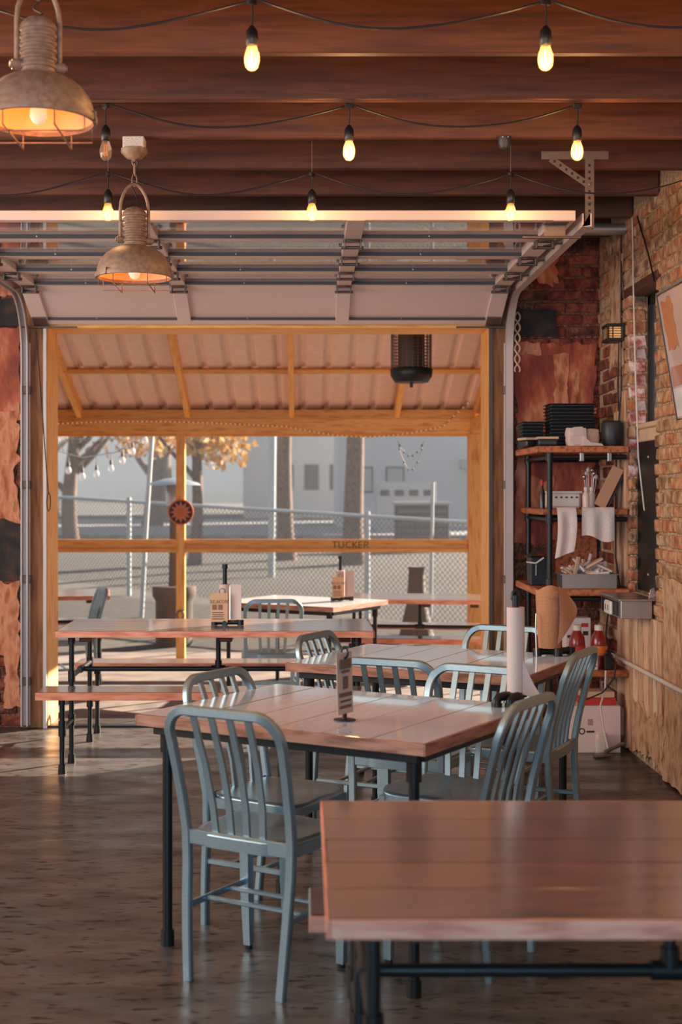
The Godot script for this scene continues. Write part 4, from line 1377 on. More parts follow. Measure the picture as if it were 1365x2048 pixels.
# ------------------------------------------------------------------ chairs
func make_chair() -> Node3D:
	var t := thing("dining_chair", "", "chair", Vector3.ZERO, 0.0, "brushed aluminium dining chairs")
	# one bent tube makes both rear legs and the back
	var left := [Vector3(-0.168, 0.0, 0.172), Vector3(-0.176, 0.12, 0.166), Vector3(-0.183, 0.24, 0.158), Vector3(-0.188, 0.36, 0.148), Vector3(-0.191, 0.46, 0.148), Vector3(-0.195, 0.56, 0.166), Vector3(-0.199, 0.66, 0.190), Vector3(-0.202, 0.745, 0.213)]
	var p := left.duplicate()
	for q in 8:
		var an := PI / 2 * (q + 0.5) / 8.0
		var cc := Vector3(-0.122, 0.762, 0.22)
		p.append(cc + Vector3(-0.08 * cos(an), 0.082 * sin(an), 0.026 * sin(an)))
	var n := p.size()
	for i in range(n - 1, -1, -1):
		var q: Vector3 = p[i]
		p.append(Vector3(-q.x, q.y, q.z))
	var prof := PackedVector2Array([Vector2(-0.015, -0.008), Vector2(-0.011, -0.0125), Vector2(0.011, -0.0125), Vector2(0.015, -0.008), Vector2(0.015, 0.008), Vector2(0.011, 0.0125), Vector2(-0.011, 0.0125), Vector2(-0.015, 0.008)])
	part(t, "back_frame", MB.new().sweep(p, prof, Vector3(0, 0, 1)), M.alu)
	for i in 4:
		var x := -0.099 + 0.066 * i
		var sp := [Vector3(x * 0.86, 0.452, 0.140), Vector3(x * 0.92, 0.55, 0.152), Vector3(x * 0.97, 0.68, 0.186), Vector3(x, 0.77, 0.220), Vector3(x, 0.836, 0.245)]
		part(t, "slat", MB.new().sweep(sp, PackedVector2Array([Vector2(-0.0105, -0.005), Vector2(0.0105, -0.005), Vector2(0.0105, 0.005), Vector2(-0.0105, 0.005)]), Vector3(0, 0, 1)), M.alu)
	# dished seat with a rolled edge
	var m := MB.new()
	var segs := 44
	var rings := []
	var prof_s := [[0.0, 0], [0.3, 0], [0.55, 0], [0.78, 0], [0.92, 0], [0.985, -0.004], [1.0, -0.012], [1.0, -0.048], [0.97, -0.05]]
	for e in prof_s:
		var ring := PackedVector3Array()
		for k in segs:
			var an := TAU * k / segs
			var c := cos(an)
			var s := sin(an)
			var ex := 0.42
			var ux := signf(c) * pow(absf(c), ex)
			var uz := signf(s) * pow(absf(s), ex)
			var wid := 0.196 + 0.014 * -uz          # wider in front (-z)
			var x: float = ux * wid * e[0]
			var z: float = uz * 0.185 * e[0] - 0.025
			var y := 0.462
			if e[1] == 0:
				var dish: float = 0.013 * (1.0 - pow(e[0], 3.0))
				dish -= 0.005 * exp(-pow(x / 0.03, 2.0)) * smoothstep(0.05, -0.2, z)
				y -= dish - 0.0
				if z < -0.14:
					y -= 0.010 * smoothstep(-0.14, -0.21, z)
			else:
				y += e[1]
				if z < -0.14 and e[1] > -0.03:
					y -= 0.010 * smoothstep(-0.14, -0.21, z)
			ring.append(Vector3(x, y, z))
		rings.append(ring)
	var mid := Vector3(0, 0.3, -0.025)
	for i in rings.size() - 1:
		for k in segs:
			var l := (k + 1) % segs
			var out: Vector3 = (rings[i + 1][k] - mid)
			out = Vector3.UP if i < 5 else Vector3(out.x, 0, out.z)
			if i == 7:
				out = Vector3.DOWN
			var nn := []
			for pt in [[i, k], [i, l], [i + 1, l], [i + 1, k]]:
				var a0: int = maxi(pt[0] - 1, 0) if i < 6 else i
				var a1: int = mini(pt[0] + 1, rings.size() - 1) if i < 6 else i + 1
				if i < 6:
					a1 = mini(a1, 6)
				var dr: Vector3 = rings[a1][pt[1]] - rings[a0][pt[1]]
				var dt: Vector3 = rings[maxi(pt[0], 1)][(pt[1] + 1) % segs] - rings[maxi(pt[0], 1)][(pt[1] + segs - 1) % segs]
				var g := dr.cross(dt).normalized()
				if g.dot(out) < 0.0:
					g = -g
				nn.append(g)
			m.sq(rings[i][k], rings[i][l], rings[i + 1][l], rings[i + 1][k], nn[0], nn[1], nn[2], nn[3])
	part(t, "seat", m, M.alu)
	for s: float in [-1.0, 1.0]:
		var lg := MB.new()
		var fp := [Vector3(s * 0.183, 0.43, -0.168), Vector3(s * 0.181, 0.2, -0.17), Vector3(s * 0.176, 0.014, -0.174)]
		lg.sweep(fp, PackedVector2Array([Vector2(-0.017, -0.017), Vector2(0.017, -0.017), Vector2(0.017, 0.017), Vector2(-0.017, 0.017)]), Vector3(0, 0, 1), [1.0, 0.92, 0.74])
		var leg := part(t, "leg", lg, M.alu)
		part(leg, "glide", MB.new().rod(Vector3(s * 0.176, 0.0, -0.174), Vector3(s * 0.176, 0.016, -0.174), 0.0125, 12), M.black_plastic)
		part(t, "glide", MB.new().rod(Vector3(s * 0.168, -0.0005, 0.172), Vector3(s * 0.168, 0.004, 0.172), 0.010, 10), M.black_plastic)
		part(t, "side_rail", MB.new().box(Vector3(s * 0.186, 0.43, -0.01), Vector3(0.012, 0.036, 0.30), Basis(), 0.002), M.alu)
		part(t, "stretcher", MB.new().beam(Vector3(s * 0.181, 0.225, -0.165), Vector3(s * 0.183, 0.225, 0.155), 0.013, 0.02, Vector3.UP, 0.003), M.alu)
	for z in [-0.07, 0.055]:
		part(t, "stretcher", MB.new().beam(Vector3(-0.178, 0.225, z), Vector3(0.178, 0.225, z), 0.02, 0.012, Vector3.UP, 0.003), M.alu)
	part(t, "back_rail", MB.new().box(Vector3(0, 0.438, 0.15), Vector3(0.362, 0.046, 0.012), Basis(), 0.003), M.alu)
	return t

func build_chairs() -> void:
	var c := make_chair()
	var spots := [
		# centre of table, its turn, a, b, turn of the chair relative to the table, label, height
		[T1, TURN_1, 0.497, 0.005, 0.0, "nearest aluminium chair, its slatted back towards the camera", 0.0],
		[T1, TURN_1, 0.215, 0.49, -90.0, "aluminium chair tucked in at the left end of the menu clip table", 0.0],
		[T1, TURN_1, 0.955, 0.47, 90.0, "aluminium chair at the right end of the menu clip table, before the near picnic table", 0.0],
		[T1, TURN_1, 0.725, 0.885, 180.0, "aluminium chair across the menu clip table, facing the camera", 0.0],
		[T2, TURN_2, 0.62, -0.115, 0.0, "aluminium chair with its back to the menu clip table, right of the menu clip", 0.0],
		[T2, TURN_2, 0.17, 0.42, -90.0, "dark looking aluminium chair at the left end of the kraft roll table", 0.0],
		[T2, TURN_2, 0.97, 0.31, 90.0, "aluminium chair at the right end of the kraft roll table, by the shelves", 0.0],
		[T2, TURN_2, 0.60, 0.90, 180.0, "aluminium chair on the far side of the kraft roll table", 0.0],
	]
	for i in spots.size():
		var s: Array = spots[i]
		var pos := on_table(s[0], s[1], s[2], s[3], s[6])
		var turn: float = s[1] + deg_to_rad(s[4])
		if i == 0:
			c.position = pos
			c.rotation.y = turn
			c.set_meta("label", s[5])
		else:
			copy(c, "dining_chair", s[5], pos, turn)
	copy(c, "dining_chair", "sunlit chair at the porch cafe table, seen above the far picnic table", Vector3(-0.25, -0.12, -10.25), 0.12)
	copy(c, "dining_chair", "sunlit chair turned sideways at the far left porch table", Vector3(-1.86, -0.12, -11.2), 1.9)

# ------------------------------------------------------------------ pendant lamps
func pendant(label: String, x: float, d: float, rim_y: float, hang_y: float) -> void:
	var t := thing("pendant_lamp", label, "lamp", Vector3(x, rim_y, -d), 0.35, "bronze factory pendant lamps")
	var r := 0.168
	var dome := []
	var inner := []
	for q in 13:
		var an := PI / 2 * q / 12.0
		dome.append(Vector2(maxf(0.05, r * cos(an * 0.92)), 0.012 + 0.128 * sin(an)))
	for q in 13:
		inner.append(dome[12 - q] + Vector2(-0.004, -0.004))
	var sh := MB.new().lathe(dome, 40)
	part(t, "shade", sh, M.bronze)
	part(t, "shade_lining", MB.new().lathe(inner, 40), M.reflector)
	part(t, "rim", MB.new().lathe([Vector2(r - 0.004, -0.006), Vector2(r + 0.007, -0.006), Vector2(r + 0.009, 0.004), Vector2(r + 0.006, 0.016), Vector2(r - 0.002, 0.016), Vector2(r - 0.004, -0.006)], 40), M.bronze)
	# ribbed housing
	var hs := [Vector2(0.0, 0.315), Vector2(0.008, 0.314), Vector2(0.035, 0.305), Vector2(0.052, 0.288)]
	for q in 6:
		var y := 0.278 - q * 0.023
		hs.append_array([Vector2(0.056, y), Vector2(0.056, y - 0.007), Vector2(0.050, y - 0.011), Vector2(0.050, y - 0.017)])
	hs.append(Vector2(0.054, 0.132))
	part(t, "housing", MB.new().lathe(hs, 28), M.bronze)
	# yoke
	var yk := []
	yk.append(Vector3(0.064, 0.165, 0))
	for q in 11:
		var an := PI * q / 10.0
		yk.append(Vector3(0.064 * cos(an) * (0.75 + 0.25 * absf(cos(an))), 0.30 + 0.115 * sin(an), 0))
	yk.append(Vector3(-0.064, 0.165, 0))
	var yoke := part(t, "yoke", MB.new().tube(yk, 0.0075, 8), M.bronze)
	for s: float in [-1.0, 1.0]:
		part(yoke, "clamp_knob", MB.new().rod(Vector3(s * 0.05, 0.163, 0), Vector3(s * 0.079, 0.163, 0), 0.016, 10).rod(Vector3(s * 0.07, 0.163, 0), Vector3(s * 0.086, 0.163, 0), 0.01, 8), M.bronze)
	# wire guard
	var g := MB.new()
	for an in [0.35, 1.92]:
		for o in [-0.075, 0.075]:
			var e := sqrt(r * r - o * o)
			var ax := Vector3(cos(an), 0, sin(an))
			var ay := Vector3(-sin(an), 0, cos(an))
			g.tube([ax * e + ay * o, ax * e + ay * o + Vector3(0, -0.048, 0), ax * -e + ay * o + Vector3(0, -0.048, 0), ax * -e + ay * o], 0.0026, 6)
	part(t, "wire_guard", g, M.bronze)
	for q in 3:
		var an := TAU * q / 3.0 + 0.5
		part(t, "clip", MB.new().box(Vector3((r + 0.006) * cos(an), 0.008, (r + 0.006) * sin(an)), Vector3(0.012, 0.03, 0.012), Basis(Vector3.UP, -an), 0.002), M.hinge)
	# bulb with its light
	part(t, "bulb", MB.new().lathe([Vector2(0, -0.012), Vector2(0.016, -0.006), Vector2(0.026, 0.012), Vector2(0.024, 0.034), Vector2(0.014, 0.062), Vector2(0.013, 0.085)], 18), M.lampglow)
	part(t, "lamp_holder", MB.new().rod(Vector3(0, 0.085, 0), Vector3(0, 0.13, 0), 0.02, 14), M.cap_white)
	omni(Vector3(0, 0.014, 0), 0.055, Color(1.0, 0.62, 0.3), 0.02, t)
	# chain
	var top := 0.405
	var stop := hang_y - rim_y
	var k := 0
	while top < stop - 0.02:
		var loop := []
		var ll := minf(0.056, stop - top + 0.008)
		for q in 14:
			var an := TAU * q / 14.0
			var v := Vector3(0.011 * cos(an), ll / 2 * sin(an), 0)
			if k % 2 == 1:
				v = Vector3(0, v.y, v.x)
			loop.append(Vector3(0, top + ll / 2, 0) + v)
		part(t, "chain_link", MB.new().tube(loop, 0.0028, 6, true), M.bronze)
		top += 0.046
		k += 1
	var cord := []
	for q in 12:
		var f := q / 11.0
		cord.append(Vector3(0.012 * sin(f * 9.0), 0.31 + (stop - 0.31) * f, 0.014 * cos(f * 7.0)))
	part(t, "cord", MB.new().tube(cord, 0.0028, 5), M.cable)
	# ceiling rose on a painted box
	var rose := part(t, "ceiling_rose", MB.new().lathe([Vector2(0.0, stop), Vector2(0.012, stop - 0.004), Vector2(0.036, stop + 0.004), Vector2(0.06, stop + 0.028), Vector2(0.06, stop + 0.045), Vector2(0.0, stop + 0.045)], 24), M.bronze)
	part(rose, "hook", MB.new().lathe([Vector2(0.0, stop - 0.012), Vector2(0.008, stop - 0.01), Vector2(0.013, stop + 0.004)], 10), M.bronze)
	part(t, "outlet_box", MB.new().box(Vector3(0, stop + 0.068, 0), Vector3(0.095, 0.05, 0.095), Basis(Vector3.UP, -0.35), 0.004), M.white_box)

func build_pendants() -> void:
	pendant("dark bronze pendant lamp hanging before the open garage door", -0.761, 6.25, 2.462, JOIST_Y - 0.092)
	pendant("large looking pendant lamp cut off at the upper left corner", -0.80, 4.20, 2.615, JOIST_Y - 0.092)

# ------------------------------------------------------------------ string lights
func string_bulb(label: String, x: float, y: float, d: float, lit: bool, group: String, made: Array) -> void:
	var t := thing("string_light_bulb", label, "light bulb", Vector3(x, y, -d), rng.randf() * 3.0, group)
	if made.is_empty():
		made.append(MB.new().lathe([Vector2(0, -0.044), Vector2(0.011, -0.042), Vector2(0.021, -0.032), Vector2(0.0255, -0.012), Vector2(0.024, 0.006), Vector2(0.018, 0.024), Vector2(0.014, 0.038)], 20).mesh())
		var f := MB.new()
		for s: float in [-1.0, 1.0]:
			f.tube([Vector3(s * 0.006, 0.022, 0), Vector3(s * 0.007, -0.024, 0)], 0.0032, 6)
			f.tube([Vector3(0, 0.022, s * 0.006), Vector3(0, -0.024, s * 0.007)], 0.0032, 6)
		made.append(f.mesh())
		made.append(MB.new().lathe([Vector2(0.0145, 0.034), Vector2(0.0185, 0.038), Vector2(0.0195, 0.06), Vector2(0.018, 0.082), Vector2(0.010, 0.094), Vector2(0.0045, 0.1)], 16).mesh())
	part(t, "globe", made[0], M.bulb if lit else M.bulb_dim)
	part(t, "filament", made[1], M.filament if lit else M.filament_dim)
	part(t, "socket", made[2], M.black_plastic)
	var top := JOIST_Y if y > 2.8 else 2.95
	if top < JOIST_Y:
		part(t, "hook_wire", MB.new().rod(Vector3(0, top - y - 0.01, 0), Vector3(0, JOIST_Y - y, 0), 0.0018, 5), M.hinge)
	part(t, "drop_cord", MB.new().tube([Vector3(0, 0.095, 0), Vector3(0.002, 0.14, 0.001), Vector3(0, top - y - 0.022, 0)], 0.0032, 6), M.cable)
	part(t, "joint", MB.new().box(Vector3(0, top - y - 0.02, 0), Vector3(0.036, 0.02, 0.018), Basis(), 0.004), M.cable)
	if lit:
		omni(Vector3(0, -0.008, 0), 0.18 if y > 2.8 else 0.05, Color(1.0, 0.76, 0.50), 0.018, t)

func build_string_lights() -> void:
	var made := []
	var seen_bulbs := {
		-0.168: "left one of the two largest glowing bulbs at the top",
		0.766: "right one of the two largest glowing bulbs at the top",
		-0.804: "unlit clear bulb beside the large cut off pendant lamp",
		0.179: "glowing bulb of the middle string above the middle of the doorway",
		1.10: "glowing bulb of the middle string above the perforated hanger",
		-0.886: "small bulb before the raised door edge, next to the dark pendant lamp",
		0.032: "small bulb before the middle of the raised door edge",
		0.927: "small bulb before the right end of the raised door edge",
	}
	var rows := [
		[4.43, [-2.0, -1.10, -0.168, 0.766, 1.66], 2.885, "string nearest the camera", 1],
		[5.63, [-2.7, -1.75, -0.804, 0.179, 1.10], 2.883, "middle string", 2],
		[6.28, [-1.83, -0.886, 0.032, 0.927, 1.79], 2.765, "string before the raised door", 0],
		[3.23, [-2.2, -1.25, -0.3, 0.65, 1.6], 2.885, "string just behind the frame edge", 4],
		[2.03, [-2.4, -1.3, -0.2, 0.9], 2.885, "string above the camera", 3],
	]
	for row in rows:
		var d: float = row[0] + 0.02
		var xs: Array = row[1]
		for i in xs.size():
			var lit: bool = not (row[4] == 2 and i == 2)
			var label: String = "string light bulb out of the frame on the %s" % row[3]
			if seen_bulbs.has(xs[i]):
				label = seen_bulbs[xs[i]]
			string_bulb(label, xs[i], row[2], d, lit, "string light bulbs", made)
		# swagged cable
		var cable := thing("light_cable", "black cable of the %s swagged under the joists" % row[3], "cable")
		var top_y := JOIST_Y if row[4] != 0 else 2.95
		for i in xs.size() - 1:
			var p := []
			for q in 15:
				var f := q / 14.0
				p.append(Vector3(lerpf(xs[i] + 0.019, xs[i + 1] - 0.019, f), top_y - 0.018 - 0.095 * sin(PI * f) + 0.004 * sin(f * 9.0 + i), -d + 0.02 * sin(f * PI)))
			part(cable, "swag", MB.new().tube(p, 0.0038, 6), M.cable)

# ------------------------------------------------------------------ shelves in the corner
func tray_mesh(w: float, h: float, l: float) -> ArrayMesh:
	var m := MB.new()
	m.box(Vector3(0, h * 0.35, 0), Vector3(w * 0.92, h * 0.7, l * 0.92), Basis(), h * 0.2)
	m.box(Vector3(0, h * 0.82, 0), Vector3(w, h * 0.24, l), Basis(), h * 0.08)
	return m.mesh()

func bottle(called: String, label: String, cat: String, pos: Vector3, prof: Array, body: Material, cap_y: float, cap_r: float, cap_h: float, cap: Material, group := "") -> Node3D:
	var t := thing(called, label, cat, pos, 0.0, group)
	part(t, "body", MB.new().lathe(prof, 24), body)
	part(t, "cap", MB.new().lathe([Vector2(cap_r, cap_y), Vector2(cap_r, cap_y + cap_h * 0.85), Vector2(cap_r * 0.85, cap_y + cap_h), Vector2(0, cap_y + cap_h)], 18), cap)
	return t

func soft_bag(w: float, h: float, l: float, sd: int) -> MB:
	var f := noise(sd, 9.0, 2)
	var m := MB.new()
	var prof := 14
	var rings := []
	for i in 9:
		var y := h * i / 8.0
		var ring := []
		for k in prof:
			var an := TAU * k / prof
			var c := cos(an)
			var s := sin(an)
			var k2 := 1.0 - 0.12 * pow(absf(2.0 * i / 8.0 - 1.0), 3.0) + 0.10 * f.get_noise_3d(c, s, y * 4.0)
			ring.append(Vector3(signf(c) * pow(absf(c), 0.5) * w / 2 * k2, y + 0.012 * f.get_noise_2d(c * 2.0, s * 2.0 + i), signf(s) * pow(absf(s), 0.5) * l / 2 * k2))
		ring.append(ring[0])
		rings.append(ring)
	for i in 8:
		for k in prof:
			var o: Vector3 = (rings[i][k] + rings[i + 1][k + 1]) * 0.5 - Vector3(0, h * 0.5, 0)
			m.flat(rings[i][k], rings[i][k + 1], rings[i + 1][k + 1], o)
			m.flat(rings[i][k], rings[i + 1][k + 1], rings[i + 1][k], o)
	for k in prof:
		m.flat(rings[8][k], rings[8][k + 1], Vector3(0, h * 1.02, 0), Vector3.UP)
		m.flat(rings[0][k], rings[0][k + 1], Vector3(0, 0, 0), Vector3.DOWN)
	return m

func build_shelf_corner() -> void:
	var sh := thing("pipe_shelf", "black pipe shelving unit with wooden boards in the right corner", "shelf")
	var r := 0.0165
	for p in [Vector3(1.416, 0, -8.09), Vector3(1.416, 0, -8.86)]:
		var top := 1.735
		var post := MB.new().rod(p, p + Vector3(0, top, 0), r, 12)
		for y in [0.0, 0.43, 0.87, 1.32, 1.68]:
			post.rod(p + Vector3(0, y, 0), p + Vector3(0, y + 0.05, 0), r + 0.006, 12)
		part(sh, "post", post, M.pipe)
		for y in [0.885, 1.345, 1.705]:
			part(sh, "arm", MB.new().rod(p + Vector3(0, y, 0), Vector3(XR - 0.02, y, p.z), r * 0.9, 10), M.pipe)
	for y in [0.885, 1.345, 1.705]:
		part(sh, "side_bar", MB.new().rod(Vector3(1.416, y, -8.09), Vector3(1.416, y, -8.86), r * 0.9, 10), M.pipe)
	for x in [1.6, 1.76]:
		part(sh, "pipe_strap", span(x - 0.012, x + 0.012, 1.68, 1.73, -8.11, -8.07, MB.new(), 0.003), M.galv)
	part(sh, "shelf_board", span(1.335, XR - 0.012, 1.73, 1.768, -8.90, -8.06, MB.new(), 0.004), M.shelf_x[0])
	part(sh, "shelf_board", span(1.37, XR - 0.012, 1.37, 1.405, -8.90, -8.08, MB.new(), 0.004), M.shelf_x[1])
	part(sh, "counter_board", span(1.335, XR - 0.012, 0.905, 0.945, -8.91, -8.04, MB.new(), 0.004), M.shelf_x[0])
	part(sh, "shelf_board", span(1.60, XR - 0.012, 0.44, 0.478, -8.90, -8.04, MB.new(), 0.004), M.shelf_x[1])
	part(sh, "back_board", span(1.60, XR - 0.02, 0.99, 1.36, -8.93, -8.915), M.shelf_x[1])
	# black takeaway trays in stacks
	var tall := tray_mesh(0.285, 0.0202, 0.22)
	for i in 13:
		single("takeout_tray", tall, M.black_plastic, ("topmost black tray of the tall stack on the top shelf" if i == 12 else "black tray below the topmost one in the tall stack on the top shelf"), "tray", Vector3(1.607 + rng.randf_range(-0.003, 0.003), 1.769 + i * 0.0205, -8.50), 0.0, "tall stack of black trays")
	var low := tray_mesh(0.14, 0.0202, 0.2)
	for i in 8:
		single("takeout_tray", low, M.black_plastic, ("topmost black tray of the low left stack on the top shelf" if i == 7 else "black tray below the topmost one in the low left stack on the top shelf"), "tray", Vector3(1.392 + rng.randf_range(-0.003, 0.003), 1.769 + i * 0.0205, -8.62), 0.0, "low stack of black trays")
	for i in 2:
		var o := thing("lidded_tray", ["pale lidded tray lying over the shelf edge, behind", "pale lidded black tray tilted over the shelf edge, in front"][i], "tray", Vector3(1.345 + i * 0.07, 1.769, -8.32 + i * 0.14), 0.25 - 0.3 * i, "lidded trays on the shelf edge")
		part(o, "tub", MB.new().box(Vector3(0, 0.022, 0), Vector3(0.11, 0.04, 0.12), Basis(), 0.008), M.black_plastic)
		part(o, "lid", MB.new().box(Vector3(0, 0.048, 0), Vector3(0.125, 0.014, 0.13), Basis(), 0.004), M.cream)
	single("napkin_pack", soft_bag(0.12, 0.105, 0.1, 3), M.paper, "white wrapped napkin pack on the front of the top shelf", "napkins", Vector3(1.578, 1.769, -8.14), 0.1)
	single("paper_bag", soft_bag(0.08, 0.10, 0.09, 5), M.cream, "tan paper bag between the napkin pack and the speaker", "bag", Vector3(1.68, 1.769, -8.19))
	single("loose_napkin", MB.new().prism(PackedVector2Array([Vector2(0, 0), Vector2(0.12, 0.0), Vector2(0.11, 0.012), Vector2(0.045, 0.02), Vector2(0.01, 0.055)]), 0.05, Transform3D(Basis(), Vector3.ZERO)), M.paper, "crumpled loose napkin lying before the paper bag", "napkin", Vector3(1.60, 1.769, -8.075))
	var sp := thing("speaker", "grey rounded wireless speaker at the right end of the top shelf", "speaker", Vector3(1.786, 1.769, -8.13))
	part(sp, "grille", MB.new().lathe([Vector2(0.0, 0.0), Vector2(0.056, 0.0), Vector2(0.061, 0.008), Vector2(0.061, 0.132), Vector2(0.056, 0.142), Vector2(0.0, 0.142)], 28), noisy(M.fine, Vector3(20, 20, 20), 0.45))
	sp.get_node("grille").material_override.albedo_color = rgb8(70, 74, 80)
	part(sp, "top_plate", MB.new().lathe([Vector2(0.0, 0.1425), Vector2(0.05, 0.1425), Vector2(0.054, 0.146), Vector2(0, 0.147)], 24), M.charcoal)
	# middle shelf
	bottle("sauce_bottle", "small dark sauce bottle with a red cap on the middle shelf", "bottle", Vector3(1.405, 1.406, -8.28), [Vector2(0, 0), Vector2(0.017, 0.0), Vector2(0.018, 0.09), Vector2(0.008, 0.12), Vector2(0.007, 0.14)], plain(rgb8(50, 26, 20), 0.2), 0.138, 0.0095, 0.028, M.red_ink)
	var bk := thing("wire_basket", "white perforated basket on the middle shelf", "basket", Vector3(1.555, 1.406, -8.45))
	part(bk, "tub", MB.new().box(Vector3(0, 0.045, 0), Vector3(0.2, 0.09, 0.15), Basis(), 0.012), M.cap_white)
	part(bk, "rim", MB.new().box(Vector3(0, 0.095, 0), Vector3(0.215, 0.014, 0.165), Basis(), 0.004), M.cap_white)
	for q in 6:
		part(bk, "slot", span(-0.088 + q * 0.031, -0.074 + q * 0.031, 0.06, 0.07, 0.073, 0.077), M.charcoal)
	for i in 2:
		bottle("clear_bottle", ["clear plastic bottle with a white cap on the middle shelf", "squat clear bottle right of the white capped one"][i], "bottle", Vector3(1.638 + i * 0.046, 1.406, -8.15 - i * 0.06), [Vector2(0, 0), Vector2(0.02, 0.0), Vector2(0.021, 0.07), Vector2(0.019, 0.085), Vector2(0.009, 0.1), Vector2(0.009, 0.105)], M.clear_plastic, 0.103, 0.0125, 0.022, M.cap_white)
	var jar := thing("utensil_jar", "jar of serving utensils standing on the middle shelf", "jar", Vector3(1.70, 1.406, -8.33))
	part(jar, "jar_body", MB.new().lathe([Vector2(0, 0), Vector2(0.03, 0), Vector2(0.033, 0.09), Vector2(0.029, 0.092), Vector2(0.027, 0.004), Vector2(0, 0.004)], 18), M.steel)
	for q in 6:
		var an := q * 1.05
		var tip := Vector3(cos(an) * 0.035, 0.17 + 0.02 * (q % 3), sin(an) * 0.03)
		var ut := MB.new().rod(Vector3(cos(an) * 0.012, 0.01, sin(an) * 0.012), tip, 0.003, 6)
		ut.lathe([Vector2(0, 0.0), Vector2(0.011, 0.01), Vector2(0.012, 0.022), Vector2(0, 0.035)], 8, Transform3D(Basis(), tip))
		part(jar, "utensil", ut, M.paper if q % 2 == 0 else M.steel)
	var ln := thing("leaning_box_lid", "tan flat carton leaning against the wall on the middle shelf", "carton", Vector3(1.712, 1.414, -8.16))
	part(ln, "panel", MB.new().box(Vector3(0.062, 0.118, 0), Vector3(0.07, 0.25, 0.012), Basis(Vector3(0, 0, 1), -0.46), 0.002), M.cardboard)
	part(ln, "side", MB.new().box(Vector3(0.105, 0.10, -0.05), Vector3(0.012, 0.21, 0.1), Basis(Vector3(0, 0, 1), -0.46), 0.002), M.charcoal)
	# towel thrown over the middle shelf
	var rows := []
	for i in 19:
		var f := i / 18.0
		var row := []
		for j in 17:
			var g := j / 16.0
			var drop := 0.17 + 0.02 * sin(f * 9.0)
			var x := 1.45 + 0.335 * f
			if f < 0.42:
				drop = 0.285 - 0.11 * f
				x = 1.44 + 0.28 * f + 0.02 * sin(g * 3.0)
			var z := -8.15
			var y := 1.412
			var s := g * (drop + 0.10)
			if s < 0.09:
				z = -8.16 + s
			else:
				z = -8.066 + 0.010 * sin(f * 22.0) * minf(1.0, (s - 0.09) * 12.0)
				y = 1.412 - (s - 0.09)
			row.append(Vector3(x, y + 0.002, z))
		rows.append(row)
	single("kitchen_towel", MB.new().sheet(rows.slice(0, 8), 0.003).sheet(rows.slice(8), 0.003), M.cloth, "white cloth towel draped over the front of the middle shelf", "towel")
	# counter: pan of rolled cutlery, bin
	var pan := thing("steel_pan", "stainless steel pan full of wrapped cutlery on the counter", "pan", Vector3(1.645, 0.946, -8.17))
	var pm := MB.new()
	span(-0.155, 0.155, 0.0, 0.006, -0.09, 0.09, pm)
	for s: float in [-1.0, 1.0]:
		pm.box(Vector3(0, 0.04, s * 0.09), Vector3(0.31, 0.08, 0.004))
		pm.box(Vector3(s * 0.155, 0.04, 0), Vector3(0.004, 0.08, 0.18))
		pm.box(Vector3(0, 0.081, s * 0.096), Vector3(0.334, 0.004, 0.016))
		pm.box(Vector3(s * 0.161, 0.081, 0), Vector3(0.016, 0.004, 0.2))
	part(pan, "basin", pm, M.steel)
	for i in 44:
		var a := Vector3(rng.randf_range(-0.12, 0.12), rng.randf_range(0.06, 0.15), rng.randf_range(-0.06, 0.06))
		var dir := Vector3(rng.randf_range(-1, 1), rng.randf_range(-0.1, 0.9), rng.randf_range(-0.5, 0.5)).normalized()
		var half := 0.055
		a.x = clampf(a.x, -0.14 + half * absf(dir.x), 0.14 - half * absf(dir.x))
		var o := MB.new().beam(a - dir * half, a + dir * half, 0.022, 0.012, Vector3(0.1, 1, 0.2), 0.003)
		single("wrapped_cutlery", o, [M.paper, M.cream, M.carton][i % 3], "paper wrapped cutlery set heaped in the steel pan", "cutlery", pan.position, 0.0, "wrapped cutlery in the steel pan")
	var bin := thing("straw_bin", "black bin with an open white edged flap on the counter", "bin", Vector3(1.40, 0.946, -8.42))
	part(bin, "body", MB.new().box(Vector3(0, 0.085, 0), Vector3(0.10, 0.17, 0.14), Basis(), 0.004), M.black_plastic)
	part(bin, "flap", MB.new().box(Vector3(-0.028, 0.195, 0.05), Vector3(0.11, 0.006, 0.13), Basis(Vector3(0, 0, 1), 0.5), 0.001), M.black_plastic)
	part(bin, "flap_edge", MB.new().beam(Vector3(-0.085, 0.142, 0.12), Vector3(-0.03, 0.135, 0.12), 0.006, 0.008).beam(Vector3(-0.03, 0.135, 0.12), Vector3(0.018, 0.168, 0.12), 0.006, 0.008), M.cap_white)
	part(bin, "lever", MB.new().rod(Vector3(-0.02, 0.06, 0.075), Vector3(-0.02, 0.125, 0.08), 0.004, 6), M.steel)
	# bottom shelf
	var bx := thing("sauce_carton", "white printed carton behind the ketchup bottles", "carton", Vector3(1.64, 0.479, -8.45))
	part(bx, "box", MB.new().box(Vector3(0, 0.135, 0), Vector3(0.15, 0.27, 0.12), Basis(), 0.002), M.carton)
	part(bx, "red_print", span(0.018, 0.06, 0.215, 0.238, 0.06, 0.0615), M.red_ink)
	part(bx, "dark_print", span(-0.065, 0.008, 0.15, 0.166, 0.06, 0.0615), M.ink)
	part(bx, "dark_print", span(0.028, 0.06, 0.165, 0.19, 0.06, 0.0615), M.ink)
